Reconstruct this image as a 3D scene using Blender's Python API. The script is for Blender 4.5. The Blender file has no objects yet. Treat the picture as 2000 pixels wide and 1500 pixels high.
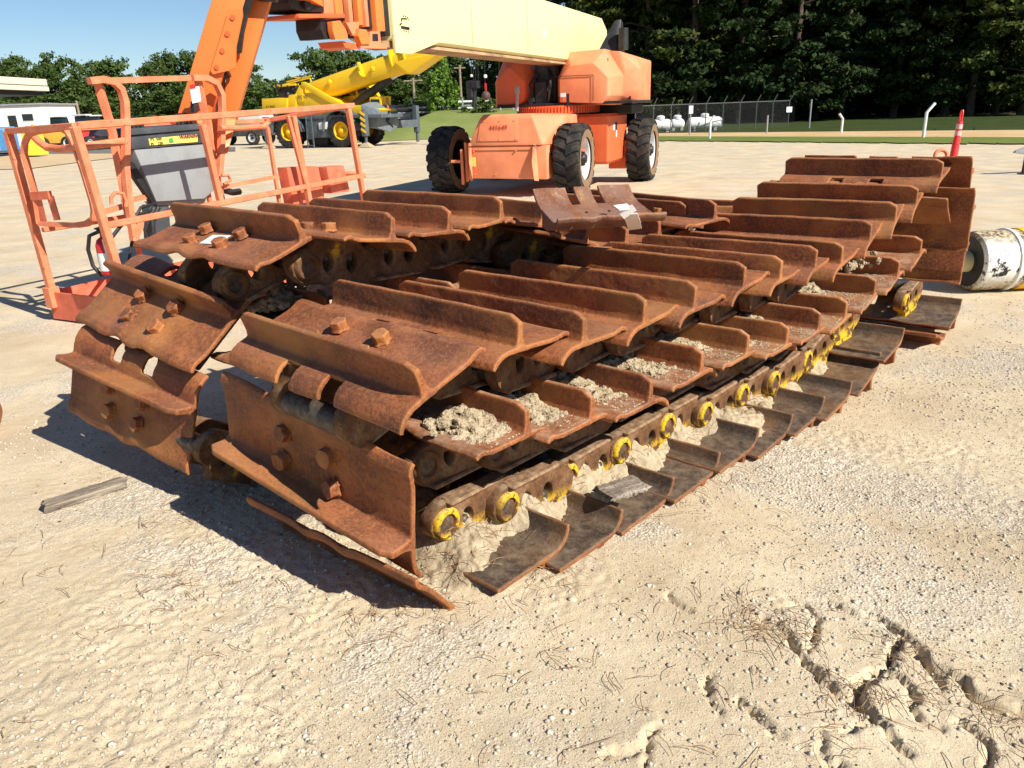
import bpy, bmesh, math, random
import numpy as np
from mathutils import Vector, Matrix
R = math.radians
random.seed(7); RNG = np.random.default_rng(7)
SC = bpy.context.scene
COL = SC.collection
# ------------------------------------------------------------------ camera
CAM_H = 1.5; FPX = 1500.0; ROLL = R(-2.0); TH = math.atan((750-212)/FPX)
_c, _s = math.cos(ROLL), math.sin(ROLL)
cd = bpy.data.cameras.new("camera"); cam = bpy.data.objects.new("camera", cd); COL.objects.link(cam)
cd.sensor_width = 36; cd.lens = 27; cd.clip_start = 0.05; cd.clip_end = 3000
_f = Vector((0, math.cos(TH), -math.sin(TH))); _u = Vector((0, math.sin(TH), math.cos(TH))); _x = Vector((1, 0, 0))
_r2 = _x*_c + _u*_s; _u2 = -_x*_s + _u*_c
M = Matrix.Identity(4)
for i in range(3):
    M[i][0] = _r2[i]; M[i][1] = _u2[i]; M[i][2] = -_f[i]
M[2][3] = CAM_H
cam.matrix_world = M
SC.camera = cam
# ------------------------------------------------------------------ world, sun, exposure
SUN_AZ = R(-41); SUN_EL = R(40)
w = bpy.data.worlds.new("World"); SC.world = w; w.use_nodes = True
nt = w.node_tree; bg = nt.nodes["Background"]
sky = nt.nodes.new("ShaderNodeTexSky"); sky.sky_type = 'NISHITA'; sky.sun_disc = False
sky.sun_elevation = SUN_EL; sky.sun_rotation = R(90) - SUN_AZ
sky.air_density = 1.0; sky.dust_density = 0.0; sky.ozone_density = 6.0; sky.altitude = 50
nt.links.new(sky.outputs[0], bg.inputs[0]); bg.inputs[1].default_value = 0.066
sd = bpy.data.lights.new("sun", 'SUN'); sun = bpy.data.objects.new("sun", sd); COL.objects.link(sun)
sd.energy = 5.0; sd.angle = R(0.5); sd.color = (1.0, 0.93, 0.82)
S = Vector((math.cos(SUN_EL)*math.cos(SUN_AZ), math.cos(SUN_EL)*math.sin(SUN_AZ), math.sin(SUN_EL)))
sun.rotation_euler = S.to_track_quat('Z', 'Y').to_euler(); sun.location = (30, -30, 40)
SC.view_settings.view_transform = 'Standard'; SC.view_settings.look = 'None'
SC.view_settings.exposure = 0.64; SC.view_settings.gamma = 1
SC.view_settings.use_curve_mapping = False
SC.cycles.max_bounces = 6
# ------------------------------------------------------------------ pixel -> place helpers
def ray(x, y):
    a = (x-1000)/FPX; b = (750-y)/FPX
    a, b = _c*a - _s*b, _s*a + _c*b
    return Vector((a, math.cos(TH)+b*math.sin(TH), -math.sin(TH)+b*math.cos(TH)))
CP = Vector((0, 0, CAM_H))
def at(x, y, z=0.0):
    r = ray(x, y); return CP + r*((z-CAM_H)/r.z)
def atY(x, y, Y):
    r = ray(x, y); return CP + r*(Y/r.y)
def onplane(x, y, p0, n):
    r = ray(x, y); return CP + r*((p0-CP).dot(n)/r.dot(n))
# ------------------------------------------------------------------ objects
def tag(o, label=None, cat=None, group=None, kind=None):
    if label: o["label"] = label
    if cat: o["category"] = cat
    if group: o["group"] = group
    if kind: o["kind"] = kind
    return o
def empty(name, loc=(0, 0, 0), rz=0.0, label=None, cat=None, group=None):
    o = bpy.data.objects.new(name, None); COL.objects.link(o)
    o.location = loc; o.rotation_euler = (0, 0, rz); o.empty_display_size = 0.2
    return tag(o, label, cat, group)
def link(name, me, parent=None, mats=None, smooth=None):
    o = bpy.data.objects.new(name, me); COL.objects.link(o)
    if parent: o.parent = parent
    if mats is not None and len(me.materials) == 0:
        for m in (mats if isinstance(mats, (list, tuple)) else [mats]): me.materials.append(m)
    return o
def smooth_mesh(me, ang=35):
    me.polygons.foreach_set('use_smooth', [True]*len(me.polygons))
    bm = bmesh.new(); bm.from_mesh(me); a = R(ang)
    for e in bm.edges:
        if len(e.link_faces) == 2:
            try: e.smooth = e.calc_face_angle() < a
            except Exception: pass
    bm.to_mesh(me); bm.free()
class MB:
    """collects shapes in numpy-ish lists and builds one mesh"""
    def __init__(s, mat=None): s.v = []; s.f = []; s.m = []; s.M = mat or Matrix.Identity(4); s.mi = 0
    def add(s, vs, fs, M=None):
        n = len(s.v); T = s.M @ M if M is not None else s.M
        s.v += [T @ Vector(p) for p in vs]; s.f += [[n+i for i in f] for f in fs]; s.m += [s.mi]*len(fs); return s
    def bm(s, b, M=None):
        b.verts.index_update(); s.add([v.co.copy() for v in b.verts], [[v.index for v in f.verts] for f in b.faces], M); b.free(); return s
    def box(s, c, size, rot=None, bev=0.0, taper=None, seg=1):
        b = bmesh.new(); bmesh.ops.create_cube(b, size=1)
        for v in b.verts:
            if taper and v.co.z > 0: v.co.x *= taper[0]; v.co.y *= taper[1]
            v.co = Vector((v.co.x*size[0], v.co.y*size[1], v.co.z*size[2]))
        if bev: bmesh.ops.bevel(b, geom=b.edges[:], offset=bev, segments=seg, affect='EDGES', profile=0.6)
        M = Matrix.Translation(c)
        if rot is not None: M = M @ (rot if isinstance(rot, Matrix) else Matrix.Rotation(rot, 4, 'Z'))
        return s.bm(b, M)
    def hull(s, pts, bev=0.0):
        b = bmesh.new()
        for p in pts: b.verts.new(p)
        r = bmesh.ops.convex_hull(b, input=b.verts[:])
        bmesh.ops.delete(b, geom=[g for g in r['geom_interior'] if isinstance(g, bmesh.types.BMVert)], context='VERTS')
        bmesh.ops.dissolve_limit(b, angle_limit=R(2), verts=b.verts[:], edges=b.edges[:])
        if bev: bmesh.ops.bevel(b, geom=b.edges[:], offset=bev, segments=2, affect='EDGES', profile=0.6)
        return s.bm(b)
    def beam(s, p0, p1, w, h=None, up=Vector((0, 0, 1)), bev=0.0):
        p0 = Vector(p0); p1 = Vector(p1); d = p1-p0; L = d.length; z = d.normalized()
        x = up.cross(z)
        if x.length < 1e-4: x = Vector((1, 0, 0)).cross(z)
        x.normalize(); y = z.cross(x); h = h or w
        T = Matrix((( x.x, y.x, z.x, (p0.x+p1.x)/2), (x.y, y.y, z.y, (p0.y+p1.y)/2), (x.z, y.z, z.z, (p0.z+p1.z)/2), (0, 0, 0, 1)))
        b = bmesh.new(); bmesh.ops.create_cube(b, size=1)
        for v in b.verts: v.co = Vector((v.co.x*w, v.co.y*h, v.co.z*L))
        if bev: bmesh.ops.bevel(b, geom=b.edges[:], offset=bev, segments=1, affect='EDGES')
        return s.bm(b, T)
    def tube(s, pts, r, n=8, caps=True, sq=False):
        pts = [Vector(p) for p in pts]; rr = r if isinstance(r, (list, tuple)) else [r]*len(pts)
        vs = []; fs = []; prev = None
        for i, p in enumerate(pts):
            t = (pts[min(i+1, len(pts)-1)] - pts[max(i-1, 0)]).normalized()
            if prev is None:
                a = Vector((0, 0, 1)) if abs(t.z) < 0.9 else Vector((1, 0, 0)); x = a.cross(t).normalized()
            else: x = (prev - t*prev.dot(t)).normalized()
            prev = x; y = t.cross(x)
            for k in range(n):
                a = 2*math.pi*(k+0.5)/n; q = 1.0
                vs.append(p + (x*math.cos(a) + y*math.sin(a))*rr[i]*q)
        for i in range(len(pts)-1):
            for k in range(n):
                a, b_ = i*n+k, i*n+(k+1) % n; fs.append([a, b_, b_+n, a+n])
        if caps: fs.append(list(range(n-1, -1, -1))); m = (len(pts)-1)*n; fs.append([m+k for k in range(n)])
        return s.add(vs, fs)
    def cyl(s, p0, p1, r0, r1=None, n=16):
        return s.tube([p0, p1], [r0, r0 if r1 is None else r1], n)
    def lathe(s, prof, n=32, M=None, closed=False):
        """prof: (r, z) list, about local z"""
        vs = []; fs = []
        for r, z in prof:
            for k in range(n):
                a = 2*math.pi*k/n; vs.append((r*math.cos(a), r*math.sin(a), z))
        L = len(prof)
        for i in range(L if closed else L-1):
            j = (i+1) % L
            for k in range(n):
                k2 = (k+1) % n; fs.append([i*n+k, i*n+k2, j*n+k2, j*n+k])
        return s.add(vs, fs, M)
    def prism(s, poly, d0, d1, M=None):
        """poly in local xy extruded in z"""
        n = len(poly); vs = [(x, y, d0) for x, y in poly] + [(x, y, d1) for x, y in poly]
        fs = [list(range(n-1, -1, -1)), [n+i for i in range(n)]] + [[i, (i+1) % n, n+(i+1) % n, n+i] for i in range(n)]
        return s.add(vs, fs, M)
    def mesh(s, name, mats=None, smooth=35):
        me = bpy.data.meshes.new(name); me.from_pydata([tuple(v) for v in s.v], [], s.f)
        if mats is not None:
            for m in (mats if isinstance(mats, (list, tuple)) else [mats]): me.materials.append(m)
            if isinstance(mats, (list, tuple)) and len(mats) > 1: me.polygons.foreach_set('material_index', s.m)
        b = bmesh.new(); b.from_mesh(me); bmesh.ops.recalc_face_normals(b, faces=b.faces[:]); b.to_mesh(me); b.free()
        if smooth: smooth_mesh(me, smooth)
        return me
    def build(s, name, mats, parent=None, smooth=35, label=None):
        o = link(name, s.mesh(name, mats, smooth), parent)
        if label: o['label'] = label
        return o
def frame(o, x, y, z):
    return Matrix(((x[0], y[0], z[0], o[0]), (x[1], y[1], z[1], o[1]), (x[2], y[2], z[2], o[2]), (0, 0, 0, 1)))
def axis_frame(o, d):
    """local z along d"""
    z = Vector(d).normalized(); a = Vector((0, 0, 1)) if abs(z.z) < .95 else Vector((1, 0, 0))
    x = a.cross(z).normalized(); return frame(Vector(o), x, z.cross(x), z)
def remesh(me, vox, smooth_it=2, disp=0.0, dscale=0.03, name=None):
    o = bpy.data.objects.new("tmp", me); COL.objects.link(o)
    m = o.modifiers.new("r", 'REMESH'); m.mode = 'VOXEL'; m.voxel_size = vox
    if smooth_it:
        m2 = o.modifiers.new("s", 'SMOOTH'); m2.factor = .5; m2.iterations = smooth_it
    dg = bpy.context.evaluated_depsgraph_get(); dg.update()
    me2 = bpy.data.meshes.new_from_object(o.evaluated_get(dg), preserve_all_data_layers=False, depsgraph=dg)
    bpy.data.objects.remove(o)
    if disp:
        n = len(me2.vertices); co = np.empty(n*3); me2.vertices.foreach_get('co', co); co = co.reshape(-1, 3)
        no = np.empty(n*3); me2.vertices.foreach_get('normal', no); no = no.reshape(-1, 3)
        d = fbm3(co/dscale, 3)-0.5
        co += no*(d*disp)[:, None]; me2.vertices.foreach_set('co', co.ravel())
    me2.polygons.foreach_set('use_smooth', [True]*len(me2.polygons)); me2.update()
    if name: me2.name = name
    return me2
# numpy value noise
_P = RNG.random(1 << 16)
def _h(ix, iy, iz=0):
    return _P[((ix*73856093) ^ (iy*19349663) ^ (iz*83492791)) & 0xffff]
def vn2(x, y):
    ix = np.floor(x).astype(np.int64); iy = np.floor(y).astype(np.int64); fx = x-ix; fy = y-iy
    fx = fx*fx*(3-2*fx); fy = fy*fy*(3-2*fy)
    return (_h(ix, iy)*(1-fx)+_h(ix+1, iy)*fx)*(1-fy)+(_h(ix, iy+1)*(1-fx)+_h(ix+1, iy+1)*fx)*fy
def fbm2(x, y, o=4, g=.5):
    a = 1; t = 0; s = 0
    for i in range(o):
        s = s+a*vn2(x*2**i+17.3*i, y*2**i-9.1*i); t += a; a *= g
    return s/t
def fbm3(p, o=3):
    # cheap 3d noise from three 2d slices
    return (fbm2(p[:, 0]+p[:, 2]*.7, p[:, 1]-p[:, 2]*.6, o)+fbm2(p[:, 1]*1.1+5, p[:, 2]*1.1+p[:, 0]*.3, o))/2
# ------------------------------------------------------------------ materials
def srgb(r, g, b):
    f = lambda c: (c/255/12.92) if c/255 <= .04045 else ((c/255+.055)/1.055)**2.4
    return (f(r), f(g), f(b), 1)
class NT:
    def __init__(s, name):
        s.mat = bpy.data.materials.new(name); s.mat.use_nodes = True; s.t = s.mat.node_tree; s.n = s.t.nodes
        s.b = s.n["Principled BSDF"]; s.tc = s.n.new("ShaderNodeTexCoord"); s.co = s.tc.outputs['Object']
    def L(s, a, b): s.t.links.new(a, b)
    def geo(s): g = s.n.new("ShaderNodeNewGeometry"); s.co = g.outputs['Position']; return s
    def noise(s, scale, detail=5, rough=.6, dist=0, co=None):
        n = s.n.new("ShaderNodeTexNoise"); n.inputs['Scale'].default_value = scale; n.inputs['Detail'].default_value = detail
        n.inputs['Roughness'].default_value = rough; n.inputs['Distortion'].default_value = dist
        s.L(co or s.co, n.inputs['Vector']); return n.outputs['Fac']
    def voro(s, scale, feature='F1', co=None, out='Distance'):
        n = s.n.new("ShaderNodeTexVoronoi"); n.feature = feature; n.inputs['Scale'].default_value = scale
        s.L(co or s.co, n.inputs['Vector']); return n.outputs[out]
    def ramp(s, fac, stops, interp='LINEAR'):
        n = s.n.new("ShaderNodeValToRGB"); n.color_ramp.interpolation = interp
        e = n.color_ramp.elements
        while len(e) < len(stops): e.new(0.5)
        for i, (p, c) in enumerate(stops):
            e[i].position = p; e[i].color = c if len(c) == 4 else (*c, 1)
        s.L(fac, n.inputs[0]); return n.outputs[0]
    def val(s, fac, lo, hi, a=0., b=1.):
        n = s.n.new("ShaderNodeMapRange"); n.clamp = True
        n.inputs[1].default_value = lo; n.inputs[2].default_value = hi; n.inputs[3].default_value = a; n.inputs[4].default_value = b
        s.L(fac, n.inputs[0]); return n.outputs[0]
    def mix(s, fac, a, b, mode='MIX'):
        n = s.n.new("ShaderNodeMix"); n.data_type = 'RGBA'; n.blend_type = mode
        if hasattr(fac, 'is_linked'): s.L(fac, n.inputs[0])
        else: n.inputs[0].default_value = fac
        for i, q in ((6, a), (7, b)):
            if hasattr(q, 'is_linked'): s.L(q, n.inputs[i])
            else: n.inputs[i].default_value = q if len(q) == 4 else (*q, 1)
        return n.outputs[2]
    def math(s, op, a, b=0.0, c=None):
        n = s.n.new("ShaderNodeMath"); n.operation = op
        for i, q in enumerate((a, b) if c is None else (a, b, c)):
            if hasattr(q, 'is_linked'): s.L(q, n.inputs[i])
            else: n.inputs[i].default_value = q
        return n.outputs[0]
    def sep(s, co=None):
        n = s.n.new("ShaderNodeSeparateXYZ"); s.L(co or s.co, n.inputs[0]); return n.outputs
    def bump(s, h, strength=.3, dist=.01, prev=None):
        n = s.n.new("ShaderNodeBump"); n.inputs['Strength'].default_value = strength; n.inputs['Distance'].default_value = dist
        s.L(h, n.inputs['Height'])
        if prev: s.L(prev, n.inputs['Normal'])
        return n.outputs[0]
    def out(s, col, rough=.7, metal=0., normal=None, spec=.3):
        if hasattr(col, 'is_linked'): s.L(col, s.b.inputs['Base Color'])
        else: s.b.inputs['Base Color'].default_value = col if len(col) == 4 else (*col, 1)
        if hasattr(rough, 'is_linked'): s.L(rough, s.b.inputs['Roughness'])
        else: s.b.inputs['Roughness'].default_value = rough
        s.b.inputs['Metallic'].default_value = metal
        s.b.inputs['Specular IOR Level'].default_value = spec
        if normal: s.L(normal, s.b.inputs['Normal'])
        return s.mat
    def rnd(s): n = s.n.new("ShaderNodeObjectInfo"); return n.outputs['Random']
def paint(name, rgb, rough=.5, dirt=.25, dirtc=(.12, .08, .05), scale=6, chips=0., spec=.35, fade=.15):
    k = NT(name); n1 = k.noise(scale, 6, .65); n2 = k.noise(scale*9, 4, .6)
    lo = tuple(c*(1-fade) for c in rgb); hi = tuple(min(1, c*(1+fade)) for c in rgb)
    c = k.mix(k.val(n1, .3, .7), lo, hi)
    d = k.math('MULTIPLY', k.val(n1, .52, .78), dirt); d2 = k.math('ADD', d, k.math('MULTIPLY', k.val(n2, .6, .8), dirt*.6))
    c = k.mix(d2, c, dirtc)
    if chips: c = k.mix(k.val(k.noise(scale*4, 8, .75), .66-chips*.1, .68-chips*.1), c, (.16, .06, .03))
    return k.out(c, k.val(n2, .2, .8, rough-.1, rough+.15), 0, k.bump(n2, .08, .004), spec)
def rust(name, base=0, dust=0.0, up_dust=0.0, grey=0.0):
    k = NT(name)
    cr = k.n.new("ShaderNodeCombineXYZ"); k.L(k.rnd(), cr.inputs[0]); k.L(k.rnd(), cr.inputs[1])
    sc = k.n.new("ShaderNodeVectorMath"); sc.operation = 'MULTIPLY_ADD'; k.L(cr.outputs[0], sc.inputs[0]); sc.inputs[1].default_value = (13, 7, 5); k.L(k.co, sc.inputs[2])
    k.co = sc.outputs[0]
    a = k.noise(4.5, 5, .6, .3); b = k.noise(75, 5, .72, .1); c = k.noise(330, 3, .6)
    g0 = k.n.new("ShaderNodeNewGeometry"); pt = k.val(g0.outputs['Pointiness'], .505, .56)
    col = k.ramp(a, [(.30, (.085, .023, .011)), (.45, (.185, .050, .018)), (.58, (.31, .088, .027)), (.72, (.45, .150, .042))] if base == 0 else
                 [(.28, (.030, .021, .017)), (.5, (.052, .034, .025)), (.64, (.085, .048, .028)), (.8, (.15, .07, .03))])
    col = k.mix(k.math('MULTIPLY', k.val(b, .50, .68), .8), col, (.38, .148, .045, 1) if base == 0 else (.13, .085, .06, 1))
    col = k.mix(k.math('MULTIPLY', k.val(b, .50, .34), .75), col, (.070, .026, .014, 1) if base == 0 else (.022, .016, .013, 1))
    col = k.mix(k.math('MULTIPLY', k.val(c, .52, .70), .45), col, (.48, .22, .08, 1) if base == 0 else (.20, .15, .11, 1))
    col = k.mix(k.math('MULTIPLY', k.val(c, .45, .30), .5), col, (.035, .016, .010, 1))
    col = k.mix(k.math('MULTIPLY', k.val(k.noise(2.2, 3), .50, .66), .5 if base == 0 else .2), col, (.42, .19, .05, 1))
    col = k.mix(k.math('MULTIPLY', pt, .38), col, (.50, .20, .06, 1))
    if grey: col = k.mix(k.math('MULTIPLY', k.val(a, .35, .6), grey), col, (.17, .125, .115, 1)); col = k.mix(k.math('MULTIPLY', k.val(k.noise(9, 6, .8), .52, .62), k.val(k.sep(k.tc.outputs['Object'])[1], -.08, -.20, 0, .7)), col, (.55, .38, .14, 1))
    # dry dust lodges on faces that look up in the pits
    g = k.n.new("ShaderNodeNewGeometry"); nz = k.sep(g.outputs['Normal'])[2]
    if up_dust:
        m = k.math('MULTIPLY', k.math('MULTIPLY', k.val(nz, .3, 1.), k.val(k.noise(16, 6, .7), .42, .66)), up_dust)
        col = k.mix(m, col, (.42, .33, .22, 1))
    if base == 0: col = k.mix(k.math('MULTIPLY', k.val(nz, .55, .95), k.val(k.noise(3, 4), .35, .7, .05, .35)), col, (.42, .215, .13, 1))  # dusty weathered tint on upward faces, brightened to imitate sunlight on the tops
    h = k.math('ADD', k.math('MULTIPLY', b, .7), k.math('MULTIPLY', c, .45))
    nrm = k.bump(h, .8, .005, k.bump(k.noise(22, 4, .6), .15, .008))
    return k.out(col, k.val(b, .3, .7, .48, .82), 0, nrm, .42)
# ================================================================== CRAWLER TRACKS
M_RUST = rust("rusty_steel", 0)
M_RUSTD = rust("rusty_steel_dusty", 0, up_dust=.75)
M_WORN = rust("dark_worn_steel", 1, up_dust=.3)
def link_mat(lo):
    k = NT("chipped_yellow_link_steel" if not lo else "rusty_link_steel"); x, y, z = k.sep()
    n1 = k.noise(14, 6, .7); n2 = k.noise(60, 5, .7)
    # yellow paint remains round the pin boss (y=.14,z=-.115) and along the foot towards the shoe
    dy = k.math('SUBTRACT', y, .14); dz = k.math('SUBTRACT', z, -.115)
    rr = k.math('SQRT', k.math('ADD', k.math('MULTIPLY', dy, dy), k.math('MULTIPLY', dz, dz)))
    ring = k.math('MULTIPLY', k.val(rr, .034, .038), k.val(rr, .060, .054))
    foot = k.val(z, -.10, -.055)
    m = k.math('MAXIMUM', ring, foot); m = k.math('MULTIPLY', m, k.val(n1, .42+lo*1.6, .50+lo*1.6)); m = k.math('MULTIPLY', m, k.val(n2, .36, .44))
    vr = k.math('ADD', k.math('MULTIPLY', k.rnd(), .7), k.math('MULTIPLY', k.noise(6, 3), .6)); m = k.math('MULTIPLY', m, k.val(vr, .20, .36))
    base = k.ramp(k.noise(9, 6, .7), [(.3, (.07, .035, .018)), (.5, (.16, .075, .032)), (.68, (.27, .16, .085)), (.8, (.34, .25, .15))])
    base = k.mix(k.val(n2, .5, .7), base, (.05, .03, .02, 1))
    col = k.mix(m, base, k.mix(k.val(n1, .4, .7), (.78, .50, .012), (.62, .36, .01)))
    g = k.n.new("ShaderNodeNewGeometry"); nz = k.sep(g.outputs['Normal'])[2]
    col = k.mix(k.math('MULTIPLY', k.val(nz, .4, 1), k.val(n1, .4, .6, 0, .65)), col, (.42, .33, .22, 1))
    return k.out(col, .8, 0, k.bump(k.math('ADD', n1, n2), .4, .008), .25)
M_LINK = link_mat(0); M_LINKR = link_mat(.10)
def pin_mat():
    k = NT("bare_pin_steel"); n = k.noise(40, 5, .7)
    return k.out(k.ramp(n, [(.35, (.045, .035, .028)), (.6, (.13, .10, .075)), (.75, (.26, .20, .14))]), .55, .3, k.bump(n, .4, .004))
M_PIN = pin_mat()
k = NT("worn_rail_steel"); n = k.noise(25, 5, .7)
M_RAIL = k.out(k.ramp(n, [(.35, (.12, .065, .035)), (.52, (.25, .155, .09)), (.72, (.42, .32, .2))]), .75, 0, k.bump(n, .3, .004))

W = 0.90; GH = 0.105; GY = -0.048; PITCH = 0.31
def shoe_mesh(seed, loose=False, deep=False):
    rg = random.Random(seed)
    prof = [(-.168, -.046), (-.158, -.030), (-.144, -.017), (-.124, -.007), (-.098, -.002), (-.06, 0), (-.02, 0), (.03, 0), (.08, 0), (.115, .001), (.142, .007), (.160, .012), (.178, .009), (.190, -.001)]
    if deep: prof = [(-.176, -.082), (-.170, -.058), (-.160, -.036), (-.144, -.018), (-.115, -.005), (-.08, 0), (-.02, 0), (.03, 0), (.08, 0), (.115, 0), (.142, .0), (.160, .001), (.178, .001), (.190, -.001)]
    if loose: prof = [(-.235, -.055), (-.215, -.042), (-.185, -.027), (-.15, -.014), (-.11, -.005), (-.06, 0), (-.02, 0), (.03, 0), (.08, 0), (.125, .0), (.155, -.004), (.182, -.012), (.198, -.026), (.206, -.042)]
    sl = [(-.150, -.075), (.075, .150)]
    xs = sorted(set([-W/2+i*W/30 for i in range(31)] + [a for s in sl for a in s]))
    th = .0165; b = bmesh.new(); ph = rg.random()*6
    grid = []
    for j, (y, z) in enumerate(prof):
        j0, j1 = max(j-1, 0), min(j+1, len(prof)-1)
        ty, tz = prof[j1][0]-prof[j0][0], prof[j1][1]-prof[j0][1]; L = math.hypot(ty, tz); ny, nz = -tz/L, ty/L
        row = []
        for x in xs:
            wv = .0025*math.sin(x*9+ph)+.002*math.sin(x*23+ph*2)
            e = 1 if j >= len(prof)-4 else 0
            bump = 0.009*math.exp(-((abs(x)-.10)/.05)**2) if (j >= 9 and not loose and not deep) else 0
            yy = y+(wv*1.3 if e else 0)+(wv*.9 if j < 2 else 0)+(-.012*math.exp(-((abs(x)-.10)/.05)**2) if e else 0)
            zz = z+bump+wv*.25
            t = th*(.75 if j in (0, len(prof)-1) else 1)
            row.append((b.verts.new((x, yy+ny*t/2, zz+nz*t/2)), b.verts.new((x, yy-ny*t/2, zz-nz*t/2))))
        grid.append(row)
    def cut(i, j):
        xm = (xs[i]+xs[i+1])/2; ym = (prof[j][0]+prof[j+1][0])/2
        return any(a < xm < c for a, c in sl) and ym < -.085
    nx, ny_ = len(xs)-1, len(prof)-1
    solid = lambda i, j: 0 <= i < nx and 0 <= j < ny_ and not cut(i, j)
    for i in range(nx):
        for j in range(ny_):
            if not solid(i, j): continue
            q = [grid[j][i], grid[j][i+1], grid[j+1][i+1], grid[j+1][i]]
            b.faces.new([p[0] for p in q]); b.faces.new([p[1] for p in reversed(q)])
            for (di, dj, a, c) in ((0, -1, 0, 1), (1, 0, 1, 2), (0, 1, 2, 3), (-1, 0, 3, 0)):
                if not solid(i+di, j+dj):
                    b.faces.new([q[c][0], q[a][0], q[a][1], q[c][1]])
    m = MB(); m.bm(b)
    # grouser bar, wider at its foot, with rounded worn ends
    bw, tw = .030, .0155
    hb = bmesh.new(); sec = []
    N = 24
    for i in range(N+1):
        x = -W/2+.004+(W-.008)*i/N; wv = .0012*math.sin(x*7+ph)+.0008*math.sin(x*31+ph)
        ed = min(1, (W/2-abs(x))/.05); hh = GH-.012*(1-ed)**2*2+wv*.8
        if loose: hh *= .75
        sec.append([hb.verts.new((x, GY+dy+wv*.4, z)) for dy, z in ((-bw, -.010), (-.018, .010), (-.0125, .030), (-.0105, hh-.004), (-.006, hh), (.006, hh), (.0105, hh-.004), (.0125, .030), (.020, .010), (bw+.006, -.010))])
    for i in range(N):
        for k_ in range(10):
            hb.faces.new([sec[i][k_], sec[i+1][k_], sec[i+1][(k_+1) % 10], sec[i][(k_+1) % 10]])
    hb.faces.new(sec[0]); hb.faces.new(list(reversed(sec[-1])))
    m.bm(hb)
    me = m.mesh("shoe_raw", None, 0)
    me = remesh(me, .0044, 2, .0018, .03, "track_shoe_%d" % seed)
    if loose:   # centre hole and four bolt holes
        o = bpy.data.objects.new("t", me); COL.objects.link(o)
        for (x, y, r, ex) in ((0, .075, .036, 1.6), (-.10, .01, .014, 1.3), (.10, .01, .014, 1.3), (-.10, .125, .014, 1.3), (.10, .125, .014, 1.3)):
            c = MB(); c.lathe([(0, -.2), (r, -.2), (r, .2), (0, .2)], 20, Matrix.Translation((x, y, 0)) @ Matrix.Diagonal((ex, 1, 1, 1)))
            co = bpy.data.objects.new("c", c.mesh("c", None, 0)); COL.objects.link(co)
            md = o.modifiers.new("b", 'BOOLEAN'); md.operation = 'DIFFERENCE'; md.object = co; md.solver = 'EXACT'
        dg = bpy.context.evaluated_depsgraph_get(); dg.update()
        me = bpy.data.meshes.new_from_object(o.evaluated_get(dg)); 
        for q in list(COL.objects):
            if q.name in ('t',) or q.name == 'c' or q.name.startswith('c.'): bpy.data.objects.remove(q)
        smooth_mesh(me, 50)
    return me
SHOES = [shoe_mesh(s) for s in (1, 2, 3, 4)]
for me in SHOES: me.materials.append(M_RUST)
SHOES_DUSTY = [me.copy() for me in SHOES]
for me in SHOES_DUSTY: me.materials.clear(); me.materials.append(M_RUSTD)
SHOES_WORN = [shoe_mesh(s, deep=True) for s in (5, 6)]; SHOES_WORN = SHOES_WORN*2
for me in SHOES_WORN[:2]:
    me.materials.clear(); me.materials.append(M_WORN); me.materials.append(M_RUST)
    # the inner face is worn dark, the edges and the outside are rusty
    mi = np.zeros(len(me.polygons), int); nr = np.empty(len(me.polygons)*3); me.polygons.foreach_get('normal', nr); nr = nr.reshape(-1, 3)
    ce = np.empty(len(me.polygons)*3); me.polygons.foreach_get('center', ce); ce = ce.reshape(-1, 3)
    mi[(nr[:, 2] > -.2) & ~((ce[:, 1] < -.13) & (nr[:, 2] < .2) & (nr[:, 1] > 0))] = 1
    me.polygons.foreach_set('material_index', mi)
def bolt_mesh(seed):
    rg = random.Random(seed); m = MB()
    pr = [(0, -.01), (.034, -.01), (.034, .004), (.027, .006)]
    m.lathe([(.036, -.01), (.034, .005), (0, .006)], 18)
    h = [((.030)*math.cos(math.pi/3*i+seed)*rg.uniform(.92, 1.05), .030*math.sin(math.pi/3*i+seed)*rg.uniform(.92, 1.05)) for i in range(6)]
    m.prism(h, 0, .036)
    me = remesh(m.mesh("b", None, 0), .0035, 3, .004, .012, "bolt_head_%d" % seed); me.materials.append(M_RUST); return me
BOLTS = [bolt_mesh(s) for s in (1, 2, 3)]
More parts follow.
